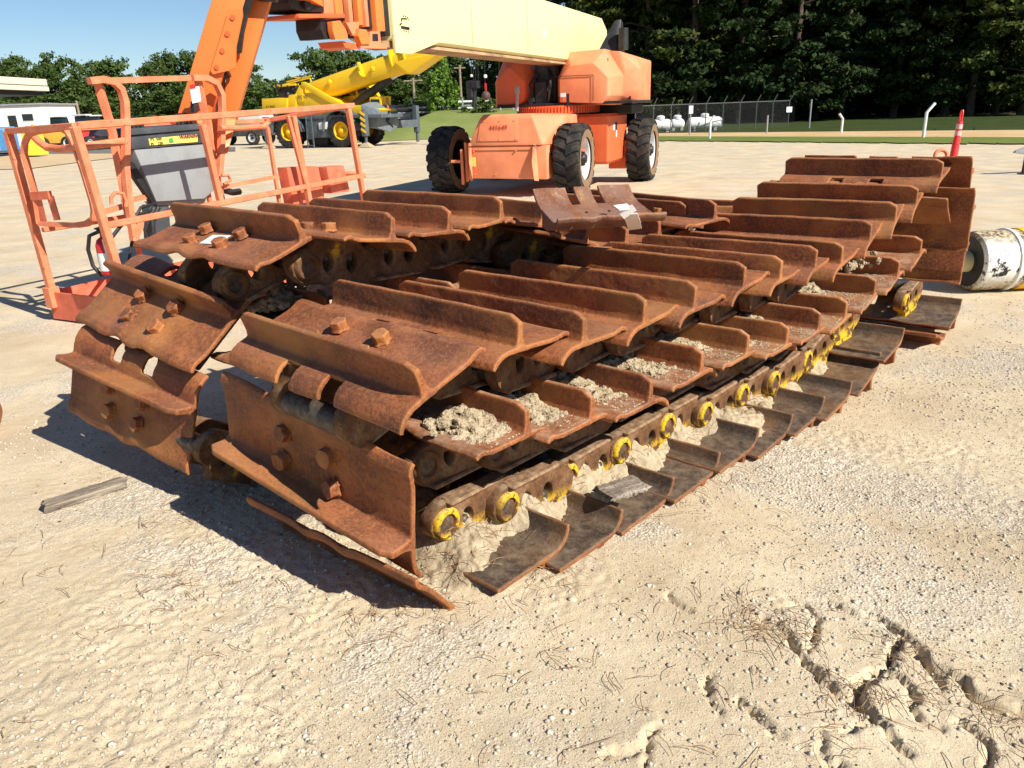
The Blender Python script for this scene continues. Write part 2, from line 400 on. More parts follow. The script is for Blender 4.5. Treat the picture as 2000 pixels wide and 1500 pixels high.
def link_mesh(side):
    out = [(-.14, -.19), (.13, -.19), (.165, -.172), (.195, -.145), (.202, -.11), (.19, -.08), (.165, -.06), (.12, -.045), (.10, -.02), (.10, .0), (-.10, .0), (-.10, -.02), (-.125, -.05), (-.165, -.06), (-.19, -.085), (-.195, -.12), (-.185, -.15), (-.165, -.175)]
    m = MB(); Mx = Matrix(((0, 0, 1, 0), (1, 0, 0, 0), (0, 1, 0, 0), (0, 0, 0, 1)))   # local xy -> yz, z -> x
    cu = bpy.data.curves.new("c", 'CURVE'); cu.dimensions = '2D'; cu.fill_mode = 'BOTH'; cu.extrude = .024; cu.bevel_depth = .005; cu.bevel_resolution = 1
    def sp(pts):
        s_ = cu.splines.new('POLY'); s_.points.add(len(pts)-1); s_.use_cyclic_u = True
        for p, q in zip(s_.points, pts): p.co = (q[0], q[1], 0, 1)
    sp(out)
    for cy, cz, ry, rz in ((-.062, -.10, .030, .046), (.045, -.10, .030, .046)):
        sp([(cy+ry*math.cos(a*math.pi/7), cz+rz*math.sin(a*math.pi/7)) for a in range(14)])
    co = bpy.data.objects.new("c", cu); COL.objects.link(co)
    dg = bpy.context.evaluated_depsgraph_get(); dg.update()
    me = bpy.data.meshes.new_from_object(co.evaluated_get(dg)); bpy.data.objects.remove(co)
    vs = [Mx @ v.co for v in me.vertices]
    vs = [Vector((v.x-side*.11*v.y, v.y, v.z)) for v in vs]
    m.add(vs, [list(p.vertices) for p in me.polygons])
    xo = side*(.026-.014)
    # boss ring proud of the side, with the pin end in it
    for a, bq in ((.14, 1),):
        T = Matrix.Translation((side*(.024)-side*.11*a, a, -.115)) @ Matrix.Rotation(side*R(90), 4, 'Y')
        m.lathe([(.030, -.01), (.058, -.01), (.056, .012), (.050, .018), (.036, .018), (.031, .010), (.030, -.01)], 28, T)
    m.mi = 1
    T = Matrix.Translation((side*(.024)-side*.11*.14, .14, -.115)) @ Matrix.Rotation(side*R(90), 4, 'Y')
    m.lathe([(.030, -.01), (.030, .004), (.020, .008), (.009, .006), (.006, .002), (0, .002)], 20, T)
    # bolt nuts seen in the windows
    for y in (-.062, .045): m.box((-side*.11*y, y, -.075), (.035, .038, .045), bev=.008)
    m.mi = 2
    m.box((side*.010, -.002, -.190), (.066, .275, .016), bev=.007)
    # bushing half reaching to the middle
    m.mi = 1
    m.tube([(-side*.11*-.155, -.155, -.115), (-side*.15, -.155, -.115)], .042, 18)
    return m.mesh("track_link_mesh", [M_LINK, M_PIN, M_RAIL], 40)
LINKS = {1: link_mesh(1), -1: link_mesh(-1)}
LINKS_R = {}
for q in (1, -1):
    LINKS_R[q] = LINKS[q].copy(); LINKS_R[q].materials[0] = M_LINKR
LX = .150
_ctr = [0]
def put_shoe(root, T, kind='rust', bolts=True, links=True, label=None, nbolts=((-.105, .095), (.105, .095), (-.125, .005), (.125, .005))):
    _ctr[0] += 1; i = _ctr[0]
    me = {'rust': SHOES, 'dusty': SHOES_DUSTY, 'worn': SHOES_WORN}[kind][i % 4]
    o = link("track_shoe", me, root); o.matrix_local = T
    if label: o['label'] = label
    if bolts:
        for j, (x, y) in enumerate(nbolts):
            q = link("bolt", BOLTS[(i+j) % 3], o); q.location = (x, y+random.uniform(-.003, .003), .010); q.rotation_euler = (R(random.uniform(-6, 6)), R(random.uniform(-6, 6)), random.random()*6)
    if links:
        for s_ in (1, -1):
            q = link("track_link", (LINKS if kind == 'worn' else LINKS_R)[s_], root); q.matrix_local = T @ Matrix.Translation((s_*LX, 0, -.010))
    return o
UP = Vector((0, 0, 1))
def pose(anchor_local, anchor_world, ex, tilt, flip=False):
    """ex = direction of the right-hand end; ey is turned about ex by tilt; flip turns it half round about the vertical"""
    ex = Vector(ex).normalized(); ey = UP.cross(ex).normalized(); ez = ex.cross(ey)
    if flip: ex = -ex; ey = -ey
    Rm = Matrix.Rotation(tilt, 3, ex); ey = Rm @ ey; ez = Rm @ ez
    T = frame((0, 0, 0), ex, ey, ez); a = T @ Vector(anchor_local)
    T.translation = Vector(anchor_world)-a
    return T
def yawdir(deg, rise=0.0): return Vector((math.cos(R(deg)), math.sin(R(deg)), rise))
# anchor: middle of the grouser's top edge
GT = (0, GY, GH)
def two(l, r, z, zl=None):
    A = at(l[0], l[1], z if zl is None else zl); B = at(r[0], r[1], z); return (A+B)/2, (B-A)
def wide(T, ex):   # shoes differ a little in width
    return T @ Matrix.Diagonal((max(.93, min(1.12, ex.length/W)), 1, 1, 1))
# ---------------------------------------------------------------- right-hand folded track
TR = empty("crawler_track", (0, 0, 0), 0, "long rusty crawler track folded in three layers on the ground, nearest the camera at right", "crawler track", "rusty crawler tracks")
TOPS = [(466, 606, 812, 713, .87, 19), (650, 542, 1020, 616, .915, -3), (780, 544, 1146, 610, .882, -2), (896, 524, 1264, 576, .88, 2), (998, 504, 1364, 550, .882, -1), (1100, 476, 1460, 512, .90, 3), (1178, 470, 1532, 500, .885, -2),
        (1254, 455, 1600, 480, .887, 2), (1316, 448, 1650, 474, .876, 7), (1374, 414, 1706, 430, .94, 11), (1432, 384, 1754, 394, 1.0, 13), (1478, 354, 1796, 362, 1.06, 18), (1534, 307, 1846, 310, 1.175, 10)]
for i, (a, b, c, d, z, tl) in enumerate(TOPS):
    P, ex = two((a, b), (c, d), z); put_shoe(TR, wide(pose(GT, P, ex, R(tl)), ex))
# upright shoe at the near end, grouser low and pointing at the camera
GR = (W/2, GY, GH); GL = (-W/2, GY, GH)
def right_anchor(px, py, z, yaw, tilt, flip=False, rise=0.):
    g = GL if flip else GR
    return pose(g, at(px, py, z), yawdir(yaw, rise), R(tilt), flip)
P, ex = two((400, 872), (758, 1090), .275, .385); put_shoe(TR, wide(pose(GT, P, ex, R(90)), ex) @ Matrix.Diagonal((1, 1.18, 1, 1)), links=False, label="upright rusty shoe with four bolt heads at the near fold")
# first shoe under the fold, tipped with one end sticking out
B0 = pose((W/2, -.172, -.06), at(940, 1184, -.055), yawdir(-40), R(128)); put_shoe(TR, B0, 'rust', bolts=False, links=False, label="lowest shoe jutting out from under the fold")
# bottom layer, upside down: lip tip anchor
LIPR = (W/2, -.176, -.082)
for i, (px, py, z, tl) in enumerate([(1112, 1024, .125, 180), (1218, 994, .105, 179), (1318, 932, .105, 181), (1408, 882, .115, 180), (1484, 836, .125, 179), (1550, 808, .12, 181), (1612, 774, .125, 180), (1666, 744, .14, 182), (1722, 688, .20, 190), (1768, 640, .27, 183)]):
    put_shoe(TR, pose(LIPR, at(px, py, z), yawdir(-43+i*.35), R(tl)), 'worn', bolts=False, label="dark worn shoe lying upside down on the sand" if i == 0 else None)
put_shoe(TR, pose((W/2, .0, 0), at(1838, 660, .05), yawdir(-39), R(160)), 'rust', bolts=False, links=False)
put_shoe(TR, pose(LIPR, at(1880, 583, .20), yawdir(-38), R(186)), 'worn', bolts=False)
# middle layer, grousers up, plates toward the camera, mud caught on them
MIDS = [(1032, 790, .625, 0), (1160, 765, .60, 0), (1276, 734, .578, 1), (1376, 680, .605, -1), (1466, 646, .605, 0), (1544, 632, .575, 1), (1606, 604, .585, -2), (1658, 582, .59, -6), (1714, 540, .645, -11), (1760, 504, .70, -13), (1804, 462, .765, -14)]
MIDT = []
for i, (px, py, z, tl) in enumerate(MIDS):
    T = pose(GL, at(px, py, z), yawdir(-42.5+i*.4), R(tl), True); MIDT.append(T)
    if i < 10: put_shoe(TR, T, 'dusty', bolts=False)
    else: put_shoe(TR, T, 'dusty', bolts=False)
put_shoe(TR, pose(GL, at(1866, 402, .90), yawdir(-40), R(38), True), 'dusty', bolts=False, links=False)
# far fold: the shoes turn over and come down, seen from inside
put_shoe(TR, pose(GR, at(1890, 332, 1.10)+Vector((.10, .09, 0)), yawdir(-40), R(-72)), bolts=False, links=False)
put_shoe(TR, pose(GR, at(1910, 402, .90), yawdir(-41), R(-86)), bolts=False, links=False)
put_shoe(TR, pose(GR, at(1897, 476, .66), yawdir(-41), R(-97)), bolts=False, links=False)
# a loose link end with two bolt holes at the near end of the middle layer
lm = MB()
p = onplane(905, 800, at(905, 830, .42), Vector((-.7, -.7, .1)))
k_ = NT("bright_yellow_link_steel"); n_ = k_.noise(22, 6, .7)
M_YEL = k_.out(k_.mix(k_.val(n_, .46, .54), (.8, .56, .01), (.13, .06, .03)), .7, 0, k_.bump(n_, .4, .006))
def endlink(pts, z):
    v = [at(x, y, z) for x, y in pts]; return v
top = endlink([(752, 805), (838, 752), (858, 848), (830, 880)], .40)
q = [at(795, 862, .40), at(862, 800, .42), at(902, 836, .41), at(900, 868, .38), at(834, 938, .32), at(800, 925, .33)]
lm.hull([v for v in q] + [v+Vector((.01, .10, -.02)) for v in q], .006)
LE = lm.build("end_link", M_YEL, TR, label="bright yellow end link sticking out of the near fold")
# ---------------------------------------------------------------- left-hand folded track
TL = empty("crawler_track", (0, 0, 0), 0, "shorter rusty crawler track folded high behind at left, one shoe carrying a white sticker", "crawler track", "rusty crawler tracks")
LT = [(322, 393, 585, 422, 1.155, -19), (505, 393, 770, 415, 1.14, 8), (605, 385, 880, 403, 1.13, 3), (708, 369, 980, 383, 1.14, -3), (812, 372, 1074, 396, 1.09, 10), (906, 398, 1162, 430, 1.0, 14), (985, 412, 1228, 440, .95, 4), (1020, 402, 1290, 424, .95, -6), (1085, 376, 1342, 394, 1.0, -8), (1142, 368, 1404, 391, 1.02, -4)]
TLF = []
for i, (a, b, c, d, z, tl) in enumerate(LT):
    P, ex = two((a, b), (c, d), z)
    T = wide(pose(GT, P, ex, R(tl), True), ex); TLF.append(T)
    o = put_shoe(TL, T, label="shoe with four bolt heads and a white sticker" if i == 0 else None)
    if i == 0: STK = o
for (a, b, c, d, z, tl) in ((1200, 400, 1470, 402, .93, 0), (1290, 384, 1600, 400, .9, 0)):
    P, ex = two((a, b), (c, d), z); put_shoe(TL, pose(GT, P, ex, R(tl), True), bolts=False)
# over the near fold
P, ex = two((192, 509), (425, 590), .83, .90); put_shoe(TL, wide(pose(GT, P, ex, R(-40), True), ex) @ Matrix.Diagonal((1, 1.22, 1, 1)))
P, ex = two((98, 700), (335, 812), .42, .51); put_shoe(TL, wide(pose(GT, P, ex, R(-77), True), ex) @ Matrix.Diagonal((1, 1.15, 1, 1)), links=False)
TQ = pose((0, 0, -.1), at(345, 925, .16)+Vector((.08, .22, .0)), yawdir(-41), R(-150), True)
for s_ in (1, -1):
    q = link("track_link", LINKS_R[s_], TL); q.matrix_local = TQ @ Matrix.Translation((s_*LX, 0, -.01))
# lower layers of the left track (seen in the gaps)
for (px, py, z, yaw) in ((640, 576, .78, -40), (890, 552, .80, -40), (998, 528, .80, -40), (1085, 500, .8, -40)):
    put_shoe(TL, pose(GL, at(px, py, z), yawdir(yaw), 0, True), 'dusty', bolts=False, links=False)
base = at(560, 560, .45); dirL = Vector((.70, .715, 0))
for lay, (z, tl) in enumerate(((.52, 0), (.09, 180))):
    for i in range(9):
        put_shoe(TL, pose((0, 0, 0), Vector((-.85, 3.05, z))+dirL*PITCH*i, yawdir(-42), R(tl), lay == 0), 'worn' if lay else 'dusty', bolts=False, links=(lay == 1))
# white inventory sticker lying on the plate of the top shoe
k = NT("printed_sticker_paper"); x, y, z = k.sep()
bars = k.math('MULTIPLY', k.math('LESS_THAN', k.math('FRACT', k.math('MULTIPLY', y, 70.)), .5), k.math('GREATER_THAN', k.noise(160, 2), .46))
M_STK = k.out(k.mix(bars, (.82, .84, .86, 1), (.45, .5, .56, 1)), .5)
sb = MB(); sb.box((0, 0, 0), (.11, .075, .002), bev=.0005); so = sb.build("sticker", M_STK, STK); so.location = (-.0, .052, .0125); so.rotation_euler = (0, 0, R(8))
# ---------------------------------------------------------------- loose shoe on top
LM = shoe_mesh(9, True); LM.materials.append(rust("loose_shoe_steel", 0, grey=.75))
LS = empty("loose_track_shoe", (0, 0, 0), 0, "loose shoe lying upside down across the left track, round hole in its middle", "track shoe")
A = at(1086, 424, 1.10); B = at(1298, 412, 1.10)
exl = Vector((B-A)); ctr = (A+B)/2
ex = exl.normalized(); ey = -(UP.cross(ex)).normalized()   # plate edge toward the camera, tongues away
lf = frame((0, 0, 0), ex, ey, ex.cross(ey))
Rm = Matrix.Rotation(R(0), 4, 'X')
T = lf @ Rm; T.translation = ctr - (T.to_3x3() @ Vector((0, .206, -.042)))
SL_ = link("shoe_plate", LM, LS); SL_.matrix_local = T @ Matrix.Translation((0, .206, -.042)) @ Matrix.Rotation(R(6), 4, 'X') @ Matrix.Translation((0, -.206, .042)) @ Matrix.Diagonal(((exl.length)/W, 1.12, 1, 1))
k = NT("white_strap_cloth"); M_WHITE = k.out((.8, .8, .78), .7, 0, k.bump(k.noise(90), .2, .003))
st = MB()
path = [q.lerp(CP, .012) for q in (at(1211, 400, 1.165), at(1222, 408, 1.155), at(1230, 418, 1.135), at(1236, 431, 1.09), at(1240, 446, 1.04))]
for p_, q_ in zip(path[:-1], path[1:]):
    st.beam(p_, q_+(q_-p_)*.10, .052, .003, (q_-p_).normalized().cross(exl.normalized()))
st.build("strap", M_WHITE, LS)
# ================================================================== GROUND
def seg_d(px, py, a, b):
    ax, ay = a; bx, by = b; dx, dy = bx-ax, by-ay
    t = np.clip(((px-ax)*dx+(py-ay)*dy)/(dx*dx+dy*dy), 0, 1)
    qx, qy = ax+t*dx, ay+t*dy
    cr = dx*(py-ay)-dy*(px-ax)
    return np.hypot(px-qx, py-qy), cr/math.hypot(dx, dy)
CR = [
 ([(1630, 1170), (1680, 1195), (1745, 1235), (1800, 1290), (1830, 1350)], .020, .05),
 ([(1490, 1210), (1540, 1245), (1590, 1310), (1620, 1345), (1670, 1370), (1690, 1410), (1740, 1450), (1790, 1490)], .034, .11),
 ([(1575, 1265), (1600, 1230), (1570, 1190), (1530, 1165)], .024, .06),
 ([(1460, 1375), (1500, 1410), (1525, 1435), (1580, 1455)], .022, .05),
 ([(1260, 1500), (1282, 1465), (1285, 1430)], .03, .04), ([(1180, 1490), (1225, 1475), (1282, 1460)], .02, .03),
 ([(1750, 1260), (1740, 1310), (1690, 1340), (1680, 1400)], .040, .12),
 ([(1860, 1330), (1900, 1360), (1950, 1385), (2010, 1400)], .036, .10),
 ([(1750, 1270), (1800, 1300), (1870, 1340)], .024, .07), ([(1700, 1420), (1610, 1430), (1600, 1455), (1620, 1480), (1640, 1500)], .028, .06),
 ([(1880, 1410), (1910, 1450), (1940, 1500)], .02, .05), ([(1300, 1160), (1330, 1185), (1360, 1195)], .012, .03),
 ([(1390, 1320), (1392, 1360), (1400, 1380)], .012, .03), ([(1570, 1190), (1500, 1175), (1450, 1165)], .013, .03), ([(1690, 1350), (1740, 1330), (1760, 1340), (1800, 1400), (1830, 1420)], .02, .06)]
CRW = [([tuple(at(x, y)[:2]) for x, y in pts], dpt, ch) for pts, dpt, ch in CR]
RUTS = []
def ground_z(x, y):
    d = np.hypot(x, y)
    near = np.clip(1-(d-4)/9, 0, 1)
    z = (fbm2(x*.35, y*.35, 3)-.5)*.03*near
    z += (fbm2(x*2.1+3, y*2.1, 4)-.5)*.008*near
    z += (np.abs(fbm2(x*5+9, y*5-4, 5)-.5))*-.005*near+.001*near
    z += (fbm2(x*22, y*22, 3)-.5)*.0014*near
    z += (fbm2(x*60, y*60, 3)-.5)*.0028*near
    cl = fbm2(x*1.3+40, y*1.3+11, 3); z += np.clip(cl-.5, 0, 1)*(vn2(x*55, y*55)-.5)*.05*near
    wx = x+(fbm2(x*9, y*9, 4, .65)-.5)*.10; wy = y+(fbm2(x*9+50, y*9+50, 4, .65)-.5)*.10
    for pts, dpt, lift in CRW:
        best = np.full(x.shape, 9.); side = np.zeros(x.shape)
        for a, b in zip(pts[:-1], pts[1:]):
            dd, cr = seg_d(wx, wy, a, b); m = dd < best; best = np.where(m, dd, best); side = np.where(m, cr, side)
        wd = .0055+.006*vn2(x*7, y*7)
        z -= dpt*1.9*np.exp(-(best/wd)**2)*np.clip(vn2(x*4+9, y*4)*2.2-.25, .25, 1)
        z += dpt*.34*np.exp(-best/ .06)*(side > 0)*np.clip(best/.012, 0, 1)
    # shallow lip of sand against the pads
    return z
M_GR = None
def ground_mat():
    k = NT("pale_sandy_ground").geo(); x, y, z = k.sep()
    big = k.noise(.22, 4, .55); mid = k.noise(1.5, 6, .62, .3); fine = k.noise(24, 7, .68); gr = k.noise(170, 4, .7); gv = k.voro(95); gv2 = k.voro(38)
    col = k.mix(k.val(mid, .3, .7), (.47, .375, .245, 1), (.70, .595, .42, 1))
    col = k.mix(k.math('MULTIPLY', k.val(big, .45, .65), .5), col, (.64, .515, .34, 1))
    col = k.mix(k.math('MULTIPLY', k.val(fine, .5, .72), .45), col, (.47, .375, .25, 1))
    # gravelly patches of pale grey grains
    patch = k.val(k.noise(1.1, 5, .65, .5), .50, .60)
    pc = k.ramp(k.voro(95, out='Color'), [(.1, (.30, .28, .25)), (.5, (.55, .50, .42)), (.9, (.78, .74, .66))])
    col = k.mix(k.math('MULTIPLY', patch, .55), col, pc)
    sp = k.math('MULTIPLY', k.val(gr, .60, .70), k.val(k.noise(3.1, 4), .42, .6)); col = k.mix(k.math('MULTIPLY', sp, .7), col, (.16, .115, .075, 1))
    col = k.mix(k.math('MULTIPLY', k.val(gv2, .16, .10), k.val(k.noise(8, 3), .60, .66)), col, (.15, .12, .095, 1))
    k3 = k.noise(210, 3, .65); col = k.mix(k.math('MULTIPLY', k.val(k3, .56, .62), k.val(k.noise(2.3, 5, .7), .36, .58, .15, .9)), col, (.25, .20, .14, 1))
    # far zones: yard -> grass verge -> sandy track -> grass, by world position
    h = k.math('ADD', k.math('ADD', k.math('MULTIPLY', gv, patch), k.math('MULTIPLY', fine, .7)), k.math('MULTIPLY', gr, .6))
    nrm = k.bump(h, .6, .011)
    return k.out(col, .95, 0, nrm, .1)
M_GR = ground_mat()
def axis(lo, hi, dense0, dense1, st, g):
    a = [dense0]
    while a[-1] < dense1: a.append(a[-1]+st)
    s_ = st
    while a[-1] < hi: s_ *= g; a.append(a[-1]+s_)
    s_ = st; b = [dense0]
    while b[-1] > lo: s_ *= g; b.append(b[-1]-s_)
    return np.array(b[:0:-1]+a)
gx = axis(-700, 700, -1.6, 2.4, .0085, 1.024); gy = axis(-30, 1200, .9, 3.2, .0085, 1.018)
def grid_obj(name, xs, ys, zf, mat, kind, cat=None, label=None, parent=None):
    X, Y = np.meshgrid(xs, ys); Z = zf(X, Y); n = len(xs); m = len(ys)
    me = bpy.data.meshes.new(name); me.vertices.add(n*m)
    me.vertices.foreach_set('co', np.stack([X, Y, Z], -1).astype(np.float32).ravel())
    I = (np.arange(m-1)[:, None]*n+np.arange(n-1)[None, :]).ravel(); F = np.stack([I, I+1, I+n+1, I+n], -1)
    me.loops.add(F.size); me.loops.foreach_set('vertex_index', F.ravel().astype(np.int32))
    me.polygons.add(len(F)); me.polygons.foreach_set('loop_start', np.arange(0, F.size, 4, dtype=np.int32)); 
    me.update(calc_edges=True); me.polygons.foreach_set('use_smooth', [True]*len(F))
    me.materials.append(mat); o = bpy.data.objects.new(name, me); COL.objects.link(o)
    if parent: o.parent = parent
    if kind: o['kind'] = kind
    return o
GROUND = grid_obj("ground", gx, gy, ground_z, M_GR, 'structure')
gz = lambda x, y: float(ground_z(np.array([x]), np.array([y]))[0])
# ---- sand that has run in between the links and the upturned pads
k = NT("loose_clay_sand").geo(); f = k.noise(30, 7, .7); g = k.noise(140, 4, .7)
c = k.mix(k.val(f, .35, .68), (.52, .435, .30, 1), (.30, .24, .155, 1)); c = k.mix(k.math('MULTIPLY', k.val(g, .6, .7), .6), c, (.15, .11, .07, 1))
M_MUD = k.out(c, .95, 0, k.bump(k.math('ADD', f, k.math('MULTIPLY', g, .5)), .6, .015), .1)
E0 = Vector((.19, 2.33, 0)); ED = Vector((.752, .659, 0)); EN = Vector((.68, -.733, 0))   # right edge line of the bottom layer
def fill_z(s, t):
    """s along the track, t inward from the pad edge"""
    n = fbm2(s*7+3, t*7, 5); n2 = fbm2(s*30, t*30, 3)
    h = .082+.080*np.clip((t-.10)/.24, 0, 1)+(n-.5)*.07+(n2-.5)*.022+(fbm2(s*80,t*80,3)-.5)*.024
    h += .03*np.sin(s*2*math.pi/PITCH+1.2)*np.clip(t/.2, 0, 1)
    h -= .10*np.clip(1-t/.13, 0, 1)
    h -= .09*np.clip((fbm2(s*2.3+7, t*1.2, 2)-.42)*6, 0, 1)*np.clip((.30-t)/.15, 0, 1)
    return h
def strip(name, s0, s1, t0, t1, st, zf, mat):
    s_ = np.arange(s0, s1, st); t_ = np.arange(t0, t1, st); Sx, Tx = np.meshgrid(s_, t_)
    H_ = zf(Sx, Tx)
    X = E0.x+ED.x*Sx-EN.x*Tx; Y = E0.y+ED.y*Sx-EN.y*Tx
    o = grid_obj(name, s_, t_, lambda a, b: H_, mat, 'stuff')
    co = np.stack([X, Y, H_], -1).astype(np.float32).ravel(); o.data.vertices.foreach_set('co', co); o.data.update(); return o
def fz(s, t):
    h = fill_z(s, t); e = np.clip((s+.55)/.35, 0, 1)*np.clip((2.75-s)/.4, 0, 1)
    # near the front corner the sand spills out past the pad
    return h*e+(1-e)*-.06+np.clip(1-(np.hypot(s+.25, (t-.22)*1.0)/.34)**2, 0, 1)*.012+(fbm2(s*24,t*24,4)-.5)*.02
SF = strip("sand_fill", -.62, 2.8, -.02, .62, .006, fz, M_MUD)
tag(SF, "loose sand drifted between the yellow links and the upturned pads", "sand")
# ---- clods of dried mud on the middle shoes
mb = MB(); rg = random.Random(5)
def clod_heap(T, x0, x1, y, n, hs=1.0):
    for i in range(n):
        x = rg.uniform(x0, x1); u = (x-x0)/(x1-x0); env = math.sin(math.pi*min(1, max(.05, u)))
        yy = y+rg.gauss(0, .060); r = (.0035+.016*rg.random()**2)*(.6+.7*env)*hs
        zz = .006+abs(rg.gauss(0, .014))*env*hs
        b = bmesh.new(); bmesh.ops.create_icosphere(b, subdivisions=1, radius=r)
        for v in b.verts: v.co = Vector((v.co.x*rg.uniform(.8, 1.5), v.co.y*rg.uniform(.7, 1.4), v.co.z*rg.uniform(.6, 1.2)))
        mb.bm(b, T @ Matrix.Translation((x, yy, zz)))
for i, T in enumerate(MIDT):   # local x is negative toward the right-hand end
    if i > 9: continue
    clod_heap(T, -.40+.02*i+rg.uniform(-.03,.03), rg.uniform(.0,.2) if i else -.08, .0+.04*(i % 2), 520 if i < 8 else 240, 1.15 if i in (0, 1, 2, 8) else .95)
for p, n, r0 in ((at(530, 590, .72), 700, .075), (at(880, 520, .66), 300, .10), (at(1640, 515, .64), 160, .08), (at(790, 540, .66), 250, .12)):
    for i in range(n):
        q = p+Vector((rg.gauss(0, r0), rg.gauss(0, r0), abs(rg.gauss(0, .03))))
        b = bmesh.new(); bmesh.ops.create_icosphere(b, subdivisions=1, radius=rg.uniform(.006, .022))
        for v in b.verts: v.co *= rg.uniform(.7, 1.3)
        mb.bm(b, Matrix.Translation(q))
mm = remesh(mb.mesh("m", None, 0), .0050, 0, .012, .010, "dried_mud")
co = np.empty(len(mm.vertices)*3); mm.vertices.foreach_get('co', co); co += RNG.normal(0, .0013, co.shape); mm.vertices.foreach_set('co', co); mm.polygons.foreach_set('use_smooth', [False]*len(mm.polygons)); mm.update(); mm.materials.append(M_MUD)
tag(link("dried_mud", mm), "crumbly dried mud caught on the middle shoes", "mud", kind='stuff')
dm = MB(); rg2 = random.Random(9)
ov = [(1, 0, 0), (-1, 0, 0), (0, 1, 0), (0, -1, 0), (0, 0, 1), (0, 0, -1)]; of = [(0, 2, 4), (2, 1, 4), (1, 3, 4), (3, 0, 4), (2, 0, 5), (1, 2, 5), (3, 1, 5), (0, 3, 5)]
V_ = []; F_ = []
for i, T in enumerate(MIDT[:10]):
    for j in range(1100):
        x = rg2.gauss(-.15, .16); y = rg2.gauss(.04, .065); x = max(-.43, min(.4, x)); y = max(-.02, min(.17, y)); r = .0012+.005*rg2.random()**3
        c = T @ Vector((x, y, .009)); n = len(V_)
        V_ += [(c.x+a_*r*rg2.uniform(.6, 1.4), c.y+b_*r*rg2.uniform(.6, 1.4), c.z+c2*r*.7) for a_, b_, c2 in ov]; F_ += [tuple(n+q for q in t_) for t_ in of]
me = bpy.data.meshes.new("mud_crumbs"); me.from_pydata(V_, [], F_); me.materials.append(M_MUD)
tag(link("mud_crumbs", me), "fine dry crumbs of mud strewn over the middle shoes", "mud", kind='stuff')
# ---- pebbles and bark crumbs
def scatter(name, n, rng, mat, size, flat=.6, dens=None, cl=None, sub=1):
    V = []; F = []; base = bmesh.new(); bmesh.ops.create_icosphere(base, subdivisions=sub, radius=1); bv = np.array([v.co[:] for v in base.verts]); bf = np.array([[v.index for v in f.verts] for f in base.faces]); base.free()
    x = RNG.uniform(rng[0], rng[1], n*4); y = rng[2]+(rng[3]-rng[2])*RNG.random(n*4)**1.5
    if dens is not None: k_ = dens(x, y) > RNG.random(n*4); x = x[k_]; y = y[k_]
    x = x[:n]; y = y[:n]; z = ground_z(x, y); n = len(x)
    r = size[0]*(size[1]/size[0])**(RNG.random(n)**2.2)
    sc = np.stack([r*RNG.uniform(.7, 1.3, n), r*RNG.uniform(.7, 1.3, n), r*flat*RNG.uniform(.6, 1.2, n)], -1)
    a = RNG.uniform(0, 6.28, n); ca, sa = np.cos(a), np.sin(a)
    P = bv[None]*sc[:, None]*(1+RNG.uniform(-.22, .22, (n, len(bv), 1)))
    Q = np.empty_like(P); Q[..., 0] = P[..., 0]*ca[:, None]-P[..., 1]*sa[:, None]; Q[..., 1] = P[..., 0]*sa[:, None]+P[..., 1]*ca[:, None]; Q[..., 2] = P[..., 2]
    Q[..., 0] += x[:, None]; Q[..., 1] += y[:, None]; Q[..., 2] += (z+r*.2)[:, None]
    Fx = (bf[None]+(np.arange(n)*len(bv))[:, None, None]).reshape(-1, 3)
    me = bpy.data.meshes.new(name); me.vertices.add(n*len(bv)); me.vertices.foreach_set('co', Q.astype(np.float32).ravel())
    me.loops.add(Fx.size); me.loops.foreach_set('vertex_index', Fx.ravel().astype(np.int32)); me.polygons.add(len(Fx)); me.polygons.foreach_set('loop_start', np.arange(0, Fx.size, 3, dtype=np.int32)); me.update(calc_edges=True)
    me.materials.append(mat); return link(name, me)
k = NT("gravel_stone").geo(); v_ = k.voro(30, out='Color')
M_PEB = k.out(k.ramp(k.noise(55, 2), [(.3, (.20, .17, .13)), (.45, (.45, .38, .29)), (.62, (.60, .54, .44)), (.75, (.72, .68, .6))]), .9, 0, None, .1)
dn = lambda x, y: np.clip((fbm2(x*1.1+3, y*1.1+8, 4)-.44)*6, .02, 1)
tag(scatter("gravel", 60000, (-2.6, 4.2, .9, 6.5), M_PEB, (.0014, .0085), .7, dn), "fine pale gravel strewn in patches over the sand", "gravel", kind='stuff')
k = NT("sand_grit").geo(); M_GRT = k.out(k.ramp(k.noise(90, 2), [(.34, (.16, .12, .08)), (.46, (.38, .31, .22)), (.6, (.60, .52, .39)), (.72, (.74, .68, .56))]), .95, 0, None, .1)
dn2 = lambda x, y: np.clip((fbm2(x*1.7+13, y*1.7+2, 4)-.36)*4, .12, 1)
tag(scatter("sand_grit", 130000, (-2.3, 3.3, .9, 4.6), M_GRT, (.0009, .0036), .8, dn2), "fine sandy grit covering the hard packed ground", "grit", kind='stuff')
k = NT("dark_crumb"); M_CRB = k.out((.07, .048, .032), .9)
tag(scatter("bark_crumbs", 4500, (-2.6, 5, .9, 8), M_CRB, (.001, .006), .35, None), "dark crumbs of bark on the sand", "bark crumbs", kind='stuff')
